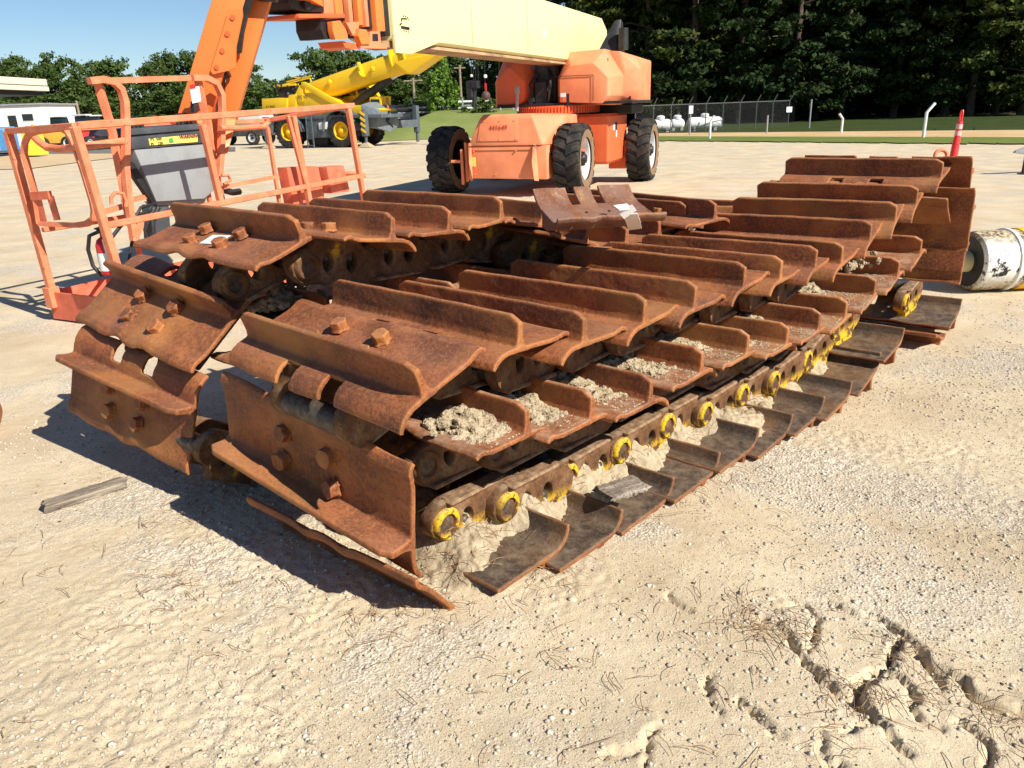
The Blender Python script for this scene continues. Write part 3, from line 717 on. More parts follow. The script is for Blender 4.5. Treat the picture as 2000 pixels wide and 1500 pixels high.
# ---- pine needles and straw
def needles(name, spots, mat, kind_label, cat):
    m = MB(); rg = random.Random(11)
    vs = []; fs = []
    for (cx, cy, rad, n, zoff) in spots:
        for i in range(n):
            x = cx+rg.gauss(0, rad); y = cy+rg.gauss(0, rad); L = rg.uniform(.03, .11); a = rg.uniform(0, 6.28); bend = rg.uniform(-.6, .6); wd = rg.uniform(.0006, .0012)
            z0 = (gz_fast(x, y) if zoff is None else zoff(x, y))+.004+rg.random()*.012
            pts = []
            for j in range(4):
                t = j/3; aa = a+bend*t; pts.append((x+math.cos(aa)*L*t, y+math.sin(aa)*L*t, z0+.008*math.sin(3.14*t)))
            nb = len(vs)
            for j, p in enumerate(pts):
                aa = a+bend*j/3+1.57; vs.append((p[0]+math.cos(aa)*wd, p[1]+math.sin(aa)*wd, p[2])); vs.append((p[0]-math.cos(aa)*wd, p[1]-math.sin(aa)*wd, p[2])); vs.append((p[0], p[1], p[2]+wd*1.4))
            for j in range(3):
                q = nb+j*3; fs += [(q, q+3, q+5, q+2), (q+1, q+2, q+5, q+4), (q, q+1, q+4, q+3)]
    me = bpy.data.meshes.new(name); me.from_pydata(vs, [], fs); me.materials.append(mat)
    return tag(link(name, me), kind_label, cat, kind='stuff')
def gz_fast(x, y): return gz(x, y)
sp = []
for px, py, rad, n in ((345, 1140, .07, 26), (1520, 1235, .045, 60), (1440, 1200, .05, 25), (1690, 1370, .05, 40), (1780, 1290, .07, 40), (1950, 1420, .06, 40), (780, 1180, .12, 35), (830, 1215, .1, 40), (1300, 960, .1, 50), (1440, 930, .1, 30), (640, 1250, .4, 30), (1200, 1200, .4, 40), (1600, 1050, .5, 50), (300, 1300, .4, 20), (1690, 1460, .2, 40), (1350, 1360, .3, 50), (450, 1200, .25, 20), (1060, 1130, .06, 40), (60, 1100, .3, 30), (330, 1010, .1, 40)):
    p = at(px, py); sp.append((p.x, p.y, rad, n, None))
k = NT("pine_straw_fibre"); M_STR = k.out(k.mix(k.val(k.noise(20), .4, .6), (.16, .075, .035), (.34, .23, .12)), .8)
needles("pine_straw", sp, M_STR, "brown pine needles scattered on the sand", "pine needles")
def fzoff(x, y):
    d = Vector((x, y, 0))-E0; s_ = d.dot(ED); t_ = -d.dot(EN)
    return float(fz(np.array([s_]), np.array([t_]))[0])
sp2 = []
for i in range(40):
    s_ = -.45+i*.08; t_ = .25+.09*math.sin(i*2.1); p = E0+ED*s_-EN*t_; sp2.append((p.x, p.y, .06, 26, fzoff))
needles("dry_grass", sp2, M_STR, "dry grass bits caught in the sand beside the links", "dry grass")
# ================================================================== PAINTS
M_OR = paint("faded_orange_paint", (.80, .255, .12), .55, .3, (.62, .36, .24), 2.2, 0, .3, .18)
M_ORD = paint("red_orange_paint", (.72, .135, .045), .45, .18, (.4, .12, .06), 2.2, 0, .35, .15)
M_ORB = paint("bright_orange_arm_paint", (.82, .215, .05), .42, .15, (.5, .2, .1), 2.5, 0, .4, .1)
M_RAILP = paint("scuffed_orange_rail_paint", (.70, .215, .105), .6, .3, (.55, .40, .28), 9, .55, .3, .2)
M_TRAY = paint("scuffed_red_tray_paint", (.66, .15, .08), .6, .35, (.45, .33, .22), 9, .3, .3, .2)
M_CREAM = paint("cream_boom_paint", (.80, .70, .35), .42, .10, (.6, .46, .25), 1.1, 0, .4, .06)
M_BLK = paint("black_machine_steel", (.016, .016, .018), .5, .3, (.09, .07, .055), 5, 0, .4, .3)
M_DG = paint("dark_grey_plastic", (.055, .065, .075), .5, .25, (.2, .18, .15), 6, 0, .4, .2)
M_LG = paint("scuffed_light_grey_paint", (.27, .29, .30), .5, .3, (.12, .12, .12), 5, 0, .4, .15)
M_YP = paint("crane_yellow_paint", (.83, .52, .012), .38, .12, (.4, .25, .05), 1.2, 0, .45, .1)
M_CG = paint("crane_grey_paint", (.085, .105, .12), .5, .3, (.22, .18, .13), 2, 0, .4, .2)
M_WP = paint("white_paint", (.76, .76, .74), .5, .2, (.45, .42, .36), 2, 0, .4, .08)
M_RIM = paint("silver_rim_paint", (.62, .64, .66), .45, .3, (.35, .30, .24), 6, 0, .45, .1)
M_DIRT = paint("dusty_tyre_side", (.24, .155, .09), .9, .5, (.05, .04, .035), 9, 0, .2, .3)
def rubber():
    k = NT("black_tyre_rubber"); n = k.noise(5, 6, .65); n2 = k.noise(40, 5)
    c = k.mix(k.val(n, .45, .7), (.014, .015, .017, 1), (.07, .055, .042, 1)); c = k.mix(k.math('MULTIPLY', k.val(n2, .6, .75), .5), c, (.16, .12, .08, 1))
    return k.out(c, .75, 0, k.bump(n2, .15, .01), .35)
M_TYRE = rubber()
M_GALV2 = paint("bracket_grey", (.35, .35, .35), .5)
k = NT("dark_glass"); M_GLASS = k.out((.012, .02, .024), .06, 0, None, .6)
k = NT("pale_lamp_glass"); M_LAMP = k.out((.75, .55, .4), .15, 0, None, .6)
k = NT("red_lens"); M_REDL = k.out((.55, .02, .02), .2, 0, None, .5)
k = NT("yellow_label"); M_YLAB = k.out((.78, .66, .14), .5)
k = NT("white_label"); M_WLAB = k.out((.74, .76, .76), .5)
k = NT("black_print"); M_PRINT = k.out((.02, .02, .02), .6)
k = NT("red_print"); M_RPRINT = k.out((.45, .05, .03), .6)
def text(name, body, size, M, mat, parent, th=.002, cen=True):
    cu = bpy.data.curves.new("t", 'FONT'); cu.body = body; cu.size = size; cu.extrude = th; cu.resolution_u = 2
    if cen: cu.align_x = 'CENTER'; cu.align_y = 'CENTER'
    o = bpy.data.objects.new("t", cu); COL.objects.link(o); dg = bpy.context.evaluated_depsgraph_get(); dg.update()
    me = bpy.data.meshes.new_from_object(o.evaluated_get(dg)); bpy.data.objects.remove(o); me.materials.clear()
    q = link(name, me, parent, mat); q.matrix_local = M; return q
def arc(c, r, a0, a1, n, ax, ay):
    return [c+ax*(r*math.cos(R(a0+(a1-a0)*i/n)))+ay*(r*math.sin(R(a0+(a1-a0)*i/n))) for i in range(n+1)]
# ------------------------------------------------------------------ wheel: axis local +z = outer face
def wheel_meshes(Rr, wd, rim_r, n=19, lug=.035, chev=True):
    t = MB(); h = wd/2
    t.lathe([(rim_r, -h*.80), (rim_r+.03, -h*.93), (rim_r+(Rr-rim_r)*.55, -h), (Rr*.95-lug, -h*.96), (Rr-lug, -h*.80), (Rr-lug*.9, 0), (Rr-lug, h*.80), (Rr*.95-lug, h*.96), (rim_r+(Rr-rim_r)*.55, h), (rim_r+.03, h*.93), (rim_r, h*.80)], 48, closed=True)
    for i in range(n):
        for s in (-1, 1):
            a0 = 2*math.pi*(i+(.5 if s > 0 else 0))/n
            # a lug sweeping from the centre to the shoulder in three segments, like a tractor chevron
            pts = [(0.02, .30), (.42, .10), (.62, -.02), (1.0, -.16)]
            vs = []; da = 2*math.pi/n
            for u, sh in pts:
                z = s*h*u*.99; rr = Rr if u < .9 else Rr-.025
                for e, hw in ((0, .25),):
                    for q in (-hw, hw):
                        a = a0+(sh+q)*da
                        vs.append((rr*math.cos(a), rr*math.sin(a), z))
                        a2 = a0+(sh+q*1.35)*da; vs.append(((Rr-lug*1.5)*math.cos(a2), (Rr-lug*1.5)*math.sin(a2), z))
            # shoulder tail going down the sidewall
            for q in (-.22, .22):
                a = a0+(-.18+q)*da; rr = Rr*.90; vs.append((rr*math.cos(a), rr*math.sin(a), s*h*1.03)); vs.append((rr*.97*math.cos(a), rr*.97*math.sin(a), s*h*.9))
            fs = []
            for k_ in range(4):
                o = k_*4; p = o+4
                fs += [[o, o+2, p+2, p], [o+1, o, p, p+1], [o+2, o+3, p+3, p+2]]
            fs += [[0, 1, 3, 2], [16, 18, 19, 17]]
            t.add(vs, fs)
    r = MB()
    r.lathe([(rim_r+.01, -h*.80), (rim_r-.015, -h*.80), (rim_r-.03, -h*.2), (rim_r-.03, h*.5), (rim_r-.015, h*.80), (rim_r+.012, h*.84)], 40)
    r.lathe([(rim_r-.03, h*.1), (rim_r*.72, h*.25), (rim_r*.5, h*.30), (rim_r*.34, h*.30), (0, h*.30)], 40)
    hb = MB(); hb.lathe([(rim_r*.36, h*.28), (rim_r*.36, h*.62), (rim_r*.27, h*.72), (rim_r*.20, h*.95), (0, h*.97)], 24)
    for i in range(10):
        a = i*math.pi/5; hb.cyl((rim_r*.30*math.cos(a), rim_r*.30*math.sin(a), h*.6), (rim_r*.30*math.cos(a), rim_r*.30*math.sin(a), h*.80), .018, None, 6)
    return t, r, hb
def put_wheel(root, c, outer, ms, rimmat, hubmat=None, steer=0, side=None):
    z = Vector(outer).normalized(); x = UP.cross(z).normalized(); T = frame(Vector(c), x, z.cross(x), z)
    w_ = link("wheel", ms[0], root); w_.matrix_local = T
    q = link("rim", ms[1], w_); q2 = link("hub", ms[2], w_)
    if ms[3]: link("inner_sidewall", ms[3], w_)
    return w_
# ================================================================== BOOM LIFT
LO = Vector((0.13, 14.66, 0)); LA = R(-21)
BL = empty("boom_lift", LO, LA, "faded orange boom lift with long cream boom, its rail basket resting on the ground", "boom lift")
LM4 = Matrix.Translation(LO) @ Matrix.Rotation(LA, 4, 'Z'); WL = LM4.inverted()
t, r, hb = wheel_meshes(.615, .46, .36)
mt = t.mesh("tyre_mesh", M_TYRE, 30); mr = r.mesh("rim_mesh", M_RIM, 40); mh = hb.mesh("hub_mesh", M_BLK, 40); mrk = r.mesh("dark_rim_mesh", M_BLK, 40)
sw = MB(); sw.lathe([(.37, -.222), (.47, -.240), (.56, -.230)], 48); msw = sw.mesh("sidewall_mesh", M_DIRT, 40)
sw2 = MB(); sw2.lathe([(.37, .222), (.44, .236), (.50, .238)], 48); msw2 = sw2.mesh("sidewall_mesh2", M_DIRT, 40)
for (u, v, s, side) in ((-1.33, .22, -1, msw), (1.17, .12, 1, msw2), (1.90, 2.62, 1, msw2), (-1.45, 3.1, -1, None)):
    put_wheel(BL, (u, v, .612), (s, 0, 0), (mt, mr if s > 0 else mrk, mh, side), None)
b = MB()   # low carriage between the wheels
b.hull([(-.62, -.55, .33), (.86, -.55, .31), (-.62, -.55, .88), (.86, -.55, .88), (-.55, 3.3, .33), (.86, 3.3, .33), (-.55, 3.3, .88), (.86, 3.3, .88)], .02)
b.build("chassis", M_OR, BL)
b = MB(); b.hull([(-.60, -.57, .885), (.80, -.57, .885), (-.40, -.50, 1.33), (-.33, -.46, 1.41), (.60, -.50, 1.34), (.56, -.44, 1.41), (1.0, .2, 1.36), (1.0, .2, .885), (-.6, .3, .885), (-.5, .3, 1.41), (-.5, 2.4, 1.36), (1.0, 2.4, 1.36), (1.0, 2.4, .885), (-.5, 2.4, .885)], .03)
b.build("front_hood", M_OR, BL)
b = MB(); b.hull([(-.42, -.575, .97), (.36, -.575, .97), (-.36, -.515, 1.33), (.33, -.515, 1.33), (-.42, -.56, .97), (.36, -.56, .97), (-.36, -.50, 1.33), (.33, -.50, 1.33)], .004)
for (u, z) in ((-.36, 1.0), (0, 1.0), (.31, 1.0), (-.30, 1.3), (0, 1.3), (.27, 1.3)):
    vv = -.575+.06*(z-.97)/.36; b.cyl((u, vv-.012, z), (u, vv+.01, z), .010, None, 8)
HP = b.build("hood_panel", M_OR, BL)
ty = math.atan2(.36, .06)
text("number_stencil", "441649", .115, Matrix.Translation((-.02, -.549, 1.19)) @ Matrix.Rotation(ty, 4, 'X'), M_RPRINT, BL, .001)
b = MB(); b.box((1.22, 1.7, .90), (.78, 1.5, .9), bev=.05)
b.build("side_tank", M_ORD, BL)
b = MB()
for (c, sz) in (((.3, .25, .62), (2.0, .22, .3)), ((.3, 2.62, .62), (3.0, .26, .32)), ((1.55, 2.45, .55), (.5, .55, .55))):
    b = MB(); b.box(c, sz, bev=.02); b.build("axle", M_ORD, BL)
b = MB()   # steering brackets beside the front tyres
b.hull([(-.78, -.35, .25), (-.70, -.40, .25), (-.78, -.35, .95), (-.72, -.40, .95), (-.62, -.1, .5), (-.62, -.1, .8)], .01); b.box((-.80, -.42, .52), (.05, .05, .62), bev=.01); b.box((-.92, -.42, .62), (.2, .04, .05), bev=.008)
b.build("steering_bracket", M_OR, BL); b = MB()
b.hull([(-.56, -.66, .62), (-.50, -.66, .30), (-.60, -.55, .28), (-.60, -.56, .95), (-.54, -.56, .95)], .01)
b.build("steering_bracket", M_OR, BL); b = MB()
b.hull([(.62, -.66, .62), (.66, -.66, .30), (.72, -.56, .28), (.68, -.56, .9), (.62, -.56, .95)], .01)
b.build("steering_bracket", M_OR, BL)
b = MB(); b.lathe([(0, 1.38), (.78, 1.38), (.78, 1.52), (0, 1.52)], 64)
for i in range(80):
    a = i*math.pi/40; b.box((.79*math.cos(a), .79*math.sin(a), 1.45), (.03, .03, .12), a)
for v in b.v: v.x += .45; v.y += 1.5
b.build("slew_ring", M_ORD, BL)
b = MB(); b.box((.75, 1.75, 1.545), (2.6, 1.9, .05), bev=.01); b.box((1.45, 2.3, 1.42), (.8, 1.1, .18), bev=.02); b.box((.12, .82, 1.60), (.06, .06, .2)); b.build("turntable_deck", M_BLK, BL)
def hood(name, inner, u0, u1, z1, v0, v1, mt_):
    s = 1 if u1 > u0 else -1
    b = MB(); zz = [1.53, 2.02, z1]
    # chamfered nose, shoulder and sides
    P = []
    for v, k1 in ((v0, .16), (v0+.28, 0.), (v1-.3, 0), (v1, .14)):
        P += [(u0+s*k1*.8, v, 1.52+k1*.4), (u0+s*k1*.8, v, 1.98), (u0+s*(.22+k1*.7), v+ (0.0), z1-k1*1.5-.02), (u1-s*(.30+k1*.9), v, z1-k1*1.5), (u1-s*k1*1.1, v, 2.0-k1*.2), (u1-s*k1*1.1, v, 1.66), (u1-s*(.12+k1), v, 1.50+k1*.2)]
    b.hull(P, .012); return b.build(name, mt_, BL)
h1 = hood("engine_hood", 0, .58, 1.78, 2.46, .78, 2.0, M_OR)
b = MB(); b.hull([(1.50, 1.30, 1.50), (1.74, 1.26, 1.66), (1.80, 1.28, 2.1), (1.50, 1.30, 2.44), (2.02, 1.45, 1.55), (2.08, 1.42, 1.78), (2.06, 1.42, 2.12), (1.94, 1.50, 2.34), (1.7, 1.3, 2.42), (2.0, 2.8, 1.55), (2.0, 2.8, 2.3), (1.5, 3.0, 2.44), (1.5, 3.0, 1.5)], .02); b.build("rear_engine_hood", M_OR, BL)
b = MB(); b.hull([(1.50, .99, 1.62), (1.72, 1.20, 1.62), (1.74, 1.22, 2.0), (1.52, 1.02, 2.1), (1.51, .975, 1.62), (1.735, 1.185, 1.62), (1.755, 1.205, 2.0), (1.53, 1.005, 2.1)], .004); b.build("access_panel", M_OR, BL)
h2 = hood("counterweight_hood", 0, -.70, .16, 2.46, .85, 2.6, M_ORD)
b = MB(); b.box((.36, 1.7, 1.95), (.46, 1.3, .8), bev=.05); b.box((.30, 1.05, 1.75), (.3, .3, .45), bev=.04); b.tube([(.15, .9, 1.6), (.1, .85, 1.9), (.2, 1.0, 2.1)], .03); b.tube([(.45, .9, 1.6), (.5, .85, 1.9), (.4, 1.1, 2.2)], .03)
b.box((.86, .80, 1.62), (.05, .05, .2)); b.box((.70, .84, 1.60), (.05, .05, .15)); b.build("turntable_mast", M_BLK, BL)
b = MB(); b.hull([(1.25, 1.4, 2.42), (1.62, 1.5, 2.42), (1.50, 1.7, 2.98), (1.62, 1.75, 3.0), (1.25, 1.9, 2.42), (1.65, 1.95, 2.42), (1.62, 1.9, 2.95)], .02); b.cyl((1.72, 1.5, 2.45), (1.72, 1.5, 2.82), .10, .09, 14); b.build("boom_hinge", M_BLK, BL)
# ---- boom in world coordinates
# seams, labels and small fittings of the body
b = MB()
for (p, q) in (((-.58, -.585, .885), (.78, -.585, .885)), ((1.56, .98, 1.55), (1.56, .98, 2.3)), ((.62, -.5, .9), (.58, -.45, 1.36)), ((1.34, .76, 1.58), (1.34, .76, 2.02)), ((.62, .765, 2.02), (1.34, .765, 2.02))): b.beam(p, q, .010, .010)
b.build("panel_seam", M_BLK, BL)
for i, (c, sz, m_) in enumerate((((1.62, 1.25, 1.10), (.012, .14, .10), M_WLAB), ((1.62, 1.45, 1.12), (.012, .10, .14), M_PRINT), ((1.62, 1.46, .98), (.012, .07, .12), M_WLAB), ((-.50, -.58, .62), (.07, .012, .16), M_YLAB), ((.78, .75, 1.70), (.10, .012, .07), M_WLAB), ((1.86, 1.36, 1.62), (.10, .03, .05), M_BLK))):
    b = MB(); b.box(c, sz, bev=.002); b.build("decal" if i < 5 else "latch", m_, BL)
for pts in ([(-.75, -.2, .7), (-.9, -.1, .62), (-1.05, 0, .66), (-1.15, .1, .6)], [(-.72, -.1, .8), (-.95, 0, .78), (-1.1, .1, .68)], [(.86, -.4, .75), (.95, -.3, .6), (1.0, -.1, .62)], [(1.62, 2.2, .95), (1.75, 2.1, .8), (1.8, 2.3, .65)]):
    b = MB(); b.tube(pts, .022, 8); b.build("hydraulic_hose", M_BLK, BL)
for (u, z) in ((-.50, .40), (.70, .40), (-.50, .80), (.3, .80), (-.1, .40)):
    b = MB(); b.cyl((u, -.575, z), (u, -.545, z), .014, None, 8); b.build("bolt_head", M_OR, BL)
b = MB(); b.tube([(-.06, .55, 1.45), (-.04, .55, 1.75)], .03, 8); b.lathe([(0, 0), (.05, 0), (.05, .10), (.03, .13), (0, .13)], 14, Matrix.Translation((-.04, .55, 1.75))); b.build("beacon_stand", M_GALV2, BL)
P0 = atY(770, 71, 9.5); P1 = atY(1100, 111, 15.0); bd = Vector((P1.x-P0.x, P1.y-P0.y, 0)).normalized(); bn = Vector((bd.y, -bd.x, 0))
if bn.dot(-P0) < 0: bn = -bn
bz = P0.z; H_ = .86
def boomP(s, n, z): return Vector((P0.x, P0.y, 0))+bd*s-bn*n+UP*z   # n = inward from the visible face
Lb = (Vector((P1.x, P1.y, 0))-Vector((P0.x, P0.y, 0))).length+2.9
b = MB(WL); zb0, zb1 = P0.z, P1.z-.03
b.hull([boomP(0, 0, zb0), boomP(Lb, 0, zb1), boomP(0, .08, zb0-.04), boomP(Lb, .08, zb1-.04), boomP(0, .52, zb0-.04), boomP(Lb, .52, zb1-.04), boomP(0, .6, zb0), boomP(Lb, .6, zb1),
        boomP(0, 0, zb0+H_), boomP(Lb-.4, 0, zb1+H_), boomP(Lb, 0, zb1+H_-.2), boomP(0, .6, zb0+H_), boomP(Lb-.4, .6, zb1+H_), boomP(Lb, .6, zb1+H_-.2)], .012)
BM = b.build("boom", M_CREAM, BL)
k_ = NT("boom_belly_paint"); nn = k_.noise(3, 5); M_BELLY = k_.out(k_.mix(k_.val(nn, .4, .7), (.42, .27, .15), (.2, .12, .07)), .8)
b = MB(WL); b.hull([boomP(.9, .03, zb0-.085), boomP(Lb-1, .03, zb1-.085), boomP(.9, .5, zb0-.085), boomP(Lb-1, .5, zb1-.085), boomP(.9, .06, zb0-.038), boomP(Lb-1, .06, zb1-.038), boomP(.9, .5, zb0-.038), boomP(Lb-1, .5, zb1-.038)], .004)
b.build("hose_tray", M_BELLY, BM)
b = MB(WL); b.hull([boomP(0.0, -.01, zb0+.02), boomP(0, -.01, zb0-.17), boomP(.35, -.01, zb0-.17), boomP(1.1, -.01, zb0), boomP(0.0, .03, zb0+.02), boomP(0, .03, zb0-.17), boomP(.35, .03, zb0-.17), boomP(1.1, .03, zb0)], .004); b.build("gusset_plate", M_CREAM, BM)
b = MB(WL)   # slot, bolt marks, the faded arrow shape painted at the boom end
def onb(px, py): return onplane(px, py, P0, bn)
for (x0, y0, x1, y1, w_) in ((783, 36, 784, 42, .014), (783, 53, 799, 56, .03), (784, 36, 794, 37, .012), (780, 49, 784, 45, .014)):
    b.beam(onb(x0, y0)+bn*.004, onb(x1, y1)+bn*.004, w_, .006, bn)
for (x, y) in ((787, 31), (791, 32), (795, 34), (796, 38), (788, 60), (792, 61), (796, 62)): b.beam(onb(x, y)+bn*.004, onb(x+1.4, y+.6)+bn*.004, .012, .006, bn)
b.build("boom_slot", M_BLK, BM)
for s_ in (2.1, 4.2): b = MB(WL); b.beam(boomP(s_, -.003, zb0+.02), boomP(s_, -.003, zb0+H_-.03), .008, .004, bd); b.build("weld_seam", M_BELLY, BM)
for s_, z_, w_, h_ in ((4.9, .30, .16, .10),): b = MB(WL); b.hull([boomP(s_+a_, -.004-n_, zb0+z_+c_) for a_ in (0, w_) for c_ in (0, h_) for n_ in (0, .004)]); b.build("boom_decal", M_WLAB, BM)
# collars of the nested sections
def band(name, x0, x1, yb, inset, mat, zt=None, par=None, thick=None, yt=None):
    pts = []
    pl = P0-bn*inset
    for x in (x0, x1):
        q = onplane(x, yb, pl, bn); zt_ = q.z+(zt or .8)
        if yt is not None: zt_ = onplane(x, yt, pl, bn).z
        for n in (0, thick or (.6-2*inset)):
            pts += [q-bn*n, Vector((q.x, q.y, zt_))-bn*n]
    b = MB(WL); b.hull(pts, .008); return b.build(name, mat, par or BL)
band("wear_pad", 753, 771, 70, .05, M_BLK); band("telescope_collar", 737, 753, 61, .02, M_ORB); band("wear_pad", 722, 737, 57, .08, M_BLK)
band("telescope_collar", 716, 722, 52, .02, M_OR); band("telescope_collar", 702, 716, 49, .06, M_ORB); band("wear_pad", 691, 702, 43, .12, M_BLK)
band("telescope_collar", 684, 691, 46, .07, M_OR); band("wear_pad", 672, 684, 40, .13, M_BLK); band("telescope_collar", 657, 672, 34, .08, M_ORB); band("telescope_collar", 634, 657, 27, .10, M_OR)
band("collar_lip", 584, 674, 35, .06, M_ORD, par=None, yt=27); band("wear_pad", 608, 634, 25, .14, M_BLK)
b = MB(WL)
for pts in ([(561, -30), (563, 6), (572, 18), (590, 23), (634, 24), (634, -30)],):
    pl = P0-bn*.10; b.hull([onplane(x, y, pl, bn) for x, y in pts]+[onplane(x, y, pl, bn)-bn*.4 for x, y in pts], .02)
c_ = onplane(596, 8, P0-bn*.09, bn); b.tube([c_+bn*.03, c_-bn*.05], .05, 12); b.build("boom_head_block", M_BLK, BL)
def plate(name, pts, inset, mat, thick=.04, par=None):
    pl = P0-bn*inset; b = MB(WL); n = len(pts); A = [onplane(x, y, pl, bn) for x, y in pts]; b.add(A+[q-bn*thick for q in A], [list(range(n)), list(range(2*n-1, n-1, -1))]+[[i, n+i, n+(i+1) % n, (i+1) % n] for i in range(n)])
    return b.build(name, mat, par or BL)
plate("collar_bracket", [(649, 42), (664, 40), (676, 58), (680, 76), (655, 77), (650, 60)], .02, M_ORB, .06)
plate("collar_bracket", [(626, 36), (650, 40), (652, 76), (634, 76), (627, 58)], .10, M_BLK, .3)
plate("collar_bracket", [(676, 44), (702, 42), (700, 58), (690, 70)], .04, M_OR, .03)
plate("collar_bracket", [(701, 56), (716, 58), (722, 74), (723, 86), (706, 86), (700, 70)], .0, M_ORB, .06)
plate("collar_bracket", [(722, 62), (742, 60), (744, 84), (756, 86), (756, 95), (705, 94), (704, 86), (722, 86)], .02, M_OR, .05)
plate("collar_bracket", [(728, 66), (738, 66), (739, 80), (728, 80)], .015, M_BLK, .01)
plate("collar_bracket", [(668, 80), (700, 86), (704, 95), (690, 97), (674, 92)], .06, M_ORD, .3)
plate("collar_bracket", [(742, 80), (770, 78), (776, 96), (756, 92)], .08, M_BELLY, .3)
# ---- jib: two box arms coming down to the basket
def pY(x, y, Y): return atY(x, y, Y)
J0, J1 = pY(444, -60, 7.1), pY(376, 228, 7.3)
def arm(name, q, Y, mat, dz=.3):
    b = MB(WL); pts = [pY(x, y, Y) for x, y in q]; b.hull(pts+[p+Vector((-.05, dz, 0)) for p in pts], .01); return b.build(name, mat, BL)
JA = arm("jib_arm", [(434, -70), (500, -70), (346, 225), (412, 225)], 7.2, M_ORB, .24)
arm("jib_arm", [(497, -70), (548, -70), (422, 235), (460, 235)], 7.35, M_ORB, .22)
pl_ = [(447, 20), (472, 17), (473, 30), (460, 90), (459, 132), (449, 137), (416, 145), (411, 138)]
b = MB(WL); A = [pY(x, y, 7.165) for x, y in pl_]; n = len(A); b.add(A+[q+Vector((0, .03, 0)) for q in A], [list(range(n)), list(range(2*n-1, n-1, -1))]+[[i, n+i, n+(i+1) % n, (i+1) % n] for i in range(n)])
b.build("jib_plate", M_ORB, BL)
b = MB(WL)
for (x, y) in ((454, 34), (444, 66), (434, 99), (423, 131)):
    b = MB(WL); c = pY(x, y, 7.155); b.tube([c, c+Vector((0, .02, 0))], .021, 16); b.build("plate_boss", M_ORD, BL)
b = MB(WL); b.tube([pY(490, -60, 7.25), pY(478, 10, 7.25), pY(466, 60, 7.25), pY(461, 100, 7.3)], .05, 8); b.tube([pY(500, -60, 7.22), pY(486, 5, 7.22), pY(462, 80, 7.25)], .03, 8); b.tube([pY(445, 140, 7.3), pY(430, 150, 7.3), pY(418, 205, 7.35)], .05, 8); b.tube([pY(505, -20, 7.3), pY(540, -18, 7.3)], .09, 12)
b.build("jib_hose", M_BLK, BL)
b = MB(WL); b.hull([pY(345, 222, 7.15), pY(462, 232, 7.3), pY(360, 300, 7.0), pY(445, 300, 7.1), pY(345, 222, 7.5), pY(462, 232, 7.6), pY(360, 300, 7.3), pY(445, 300, 7.4)], .02); b.build("jib_foot", M_ORB, BL)
# link from boom head to the jib above the frame
b = MB(WL); b.beam(onplane(600, -25, P0-bn*.3, bn), pY(500, -85, 7.3), .35, .4); b.build("jib_knuckle", M_ORB, BL)
# ---- basket
Bc = at(105, 612, .06); VPd = ray(1790, 185); Dd = Vector((VPd.x, VPd.y, 0)).normalized(); Nn = Vector((Dd.y, -Dd.x, 0))
Ac = Bc+Nn*1.0
def oA(x, y, off=0.): return onplane(x, y, Ac-Nn*off, Nn)       # console-side plane, moved inwards by off
def oG(x, y, off=0.): return onplane(x, y, Bc+Dd*off, Dd)       # gate plane
BK = link("basket_tray", MB(WL).mesh("e"), BL); bpy.data.objects.remove(BK)
b = MB(WL); L_ = 2.75; hz = .20
def wall(p, q, z0, z1, th):
    b.beam((p+q)/2*0+p+UP*((z0+z1)/2-p.z), q+UP*((z0+z1)/2-q.z), th, z1-z0)
c00 = Vector((Bc.x, Bc.y, 0)); c10 = c00+Nn*1.0; c01 = c00+Dd*L_; c11 = c10+Dd*L_
for p, q in ((c00, c10), (c00, c01), (c10, c11), (c01, c11)): wall(p, q, .02, .24, .02)
b.hull([p+UP*z for p in (c00, c10, c01, c11) for z in (.03, .05)], .0); BT = b.build("basket_tray", M_TRAY, BL)
b = MB(WL)
def rail(pts, w_=.042): 
    for p, q in zip(pts[:-1], pts[1:]): b.beam(p, q, w_, w_, bev=.006)
rail([oA(232, 535), oA(145, 247)], .055); rail([oA(150, 246), oA(690, 206)], .05); rail([oA(205, 441), oA(712, 342)], .045); rail([oA(395, 243), oA(432, 400)], .05)
rail([oA(562, 226), oA(607, 400)], .035); rail([oA(572, 226), oA(616, 455)], .05); rail([oA(680, 212), oA(716, 420)], .05)
rail([oG(103, 575), oG(15, 256)], .055); rail([oG(15, 256), oA(148, 246)], .045)
rail([oA(712, 342), oA(712, 342)-Nn*.35], .04)
rail([oG(98, 560), oG(108, 600)], .09)
for x in (690, 600): pass
f0 = oG(12, 256); rail([f0, f0+Dd*2.75], .045); f1 = f0-UP*.75; rail([f1+Dd*.1, f1+Dd*2.75], .04); rail([f0+Dd*2.75, oA(690, 206)], .045)
for s_ in (.9, 1.8, 2.75): rail([f0+Dd*s_, c00+Dd*s_+UP*.2], .04)
b.build("guard_rail", M_RAILP, BL)
b = MB(WL)
gp = [(47, 300), (48, 280), (56, 263), (75, 256), (118, 250), (130, 256), (140, 272), (160, 325), (180, 392), (184, 412), (182, 428), (170, 437), (150, 440), (78, 437)]
gp = [oG(x, y, -.03) for x, y in gp]
b.tube([gp[0]]+gp[1:], .026, 4); b.tube([gp[0], oG(70, 385, -.03), gp[-1]], .026, 4); b.build("gate", M_RAILP, BL)
b = MB(WL); b.hull([oG(60, 383, -.04), oG(80, 383, -.04), oG(92, 432, -.04), oG(72, 436, -.04), oG(60, 383, .02), oG(92, 432, .02)], .004); b.beam(oG(62, 383, -.04), oG(98, 381, -.04), .03, .06); b.beam(oG(98, 383, -.04), oG(112, 430, -.04), .07, .01, Dd); b.build("gate_latch", M_TRAY, BL)
b = MB(WL); b.tube([oG(62, 262, .15), oG(75, 276, .15), oG(92, 288, .15), oG(118, 291, .15), oA(150, 288, .2), oA(241, 276, .25)], .028, 10)
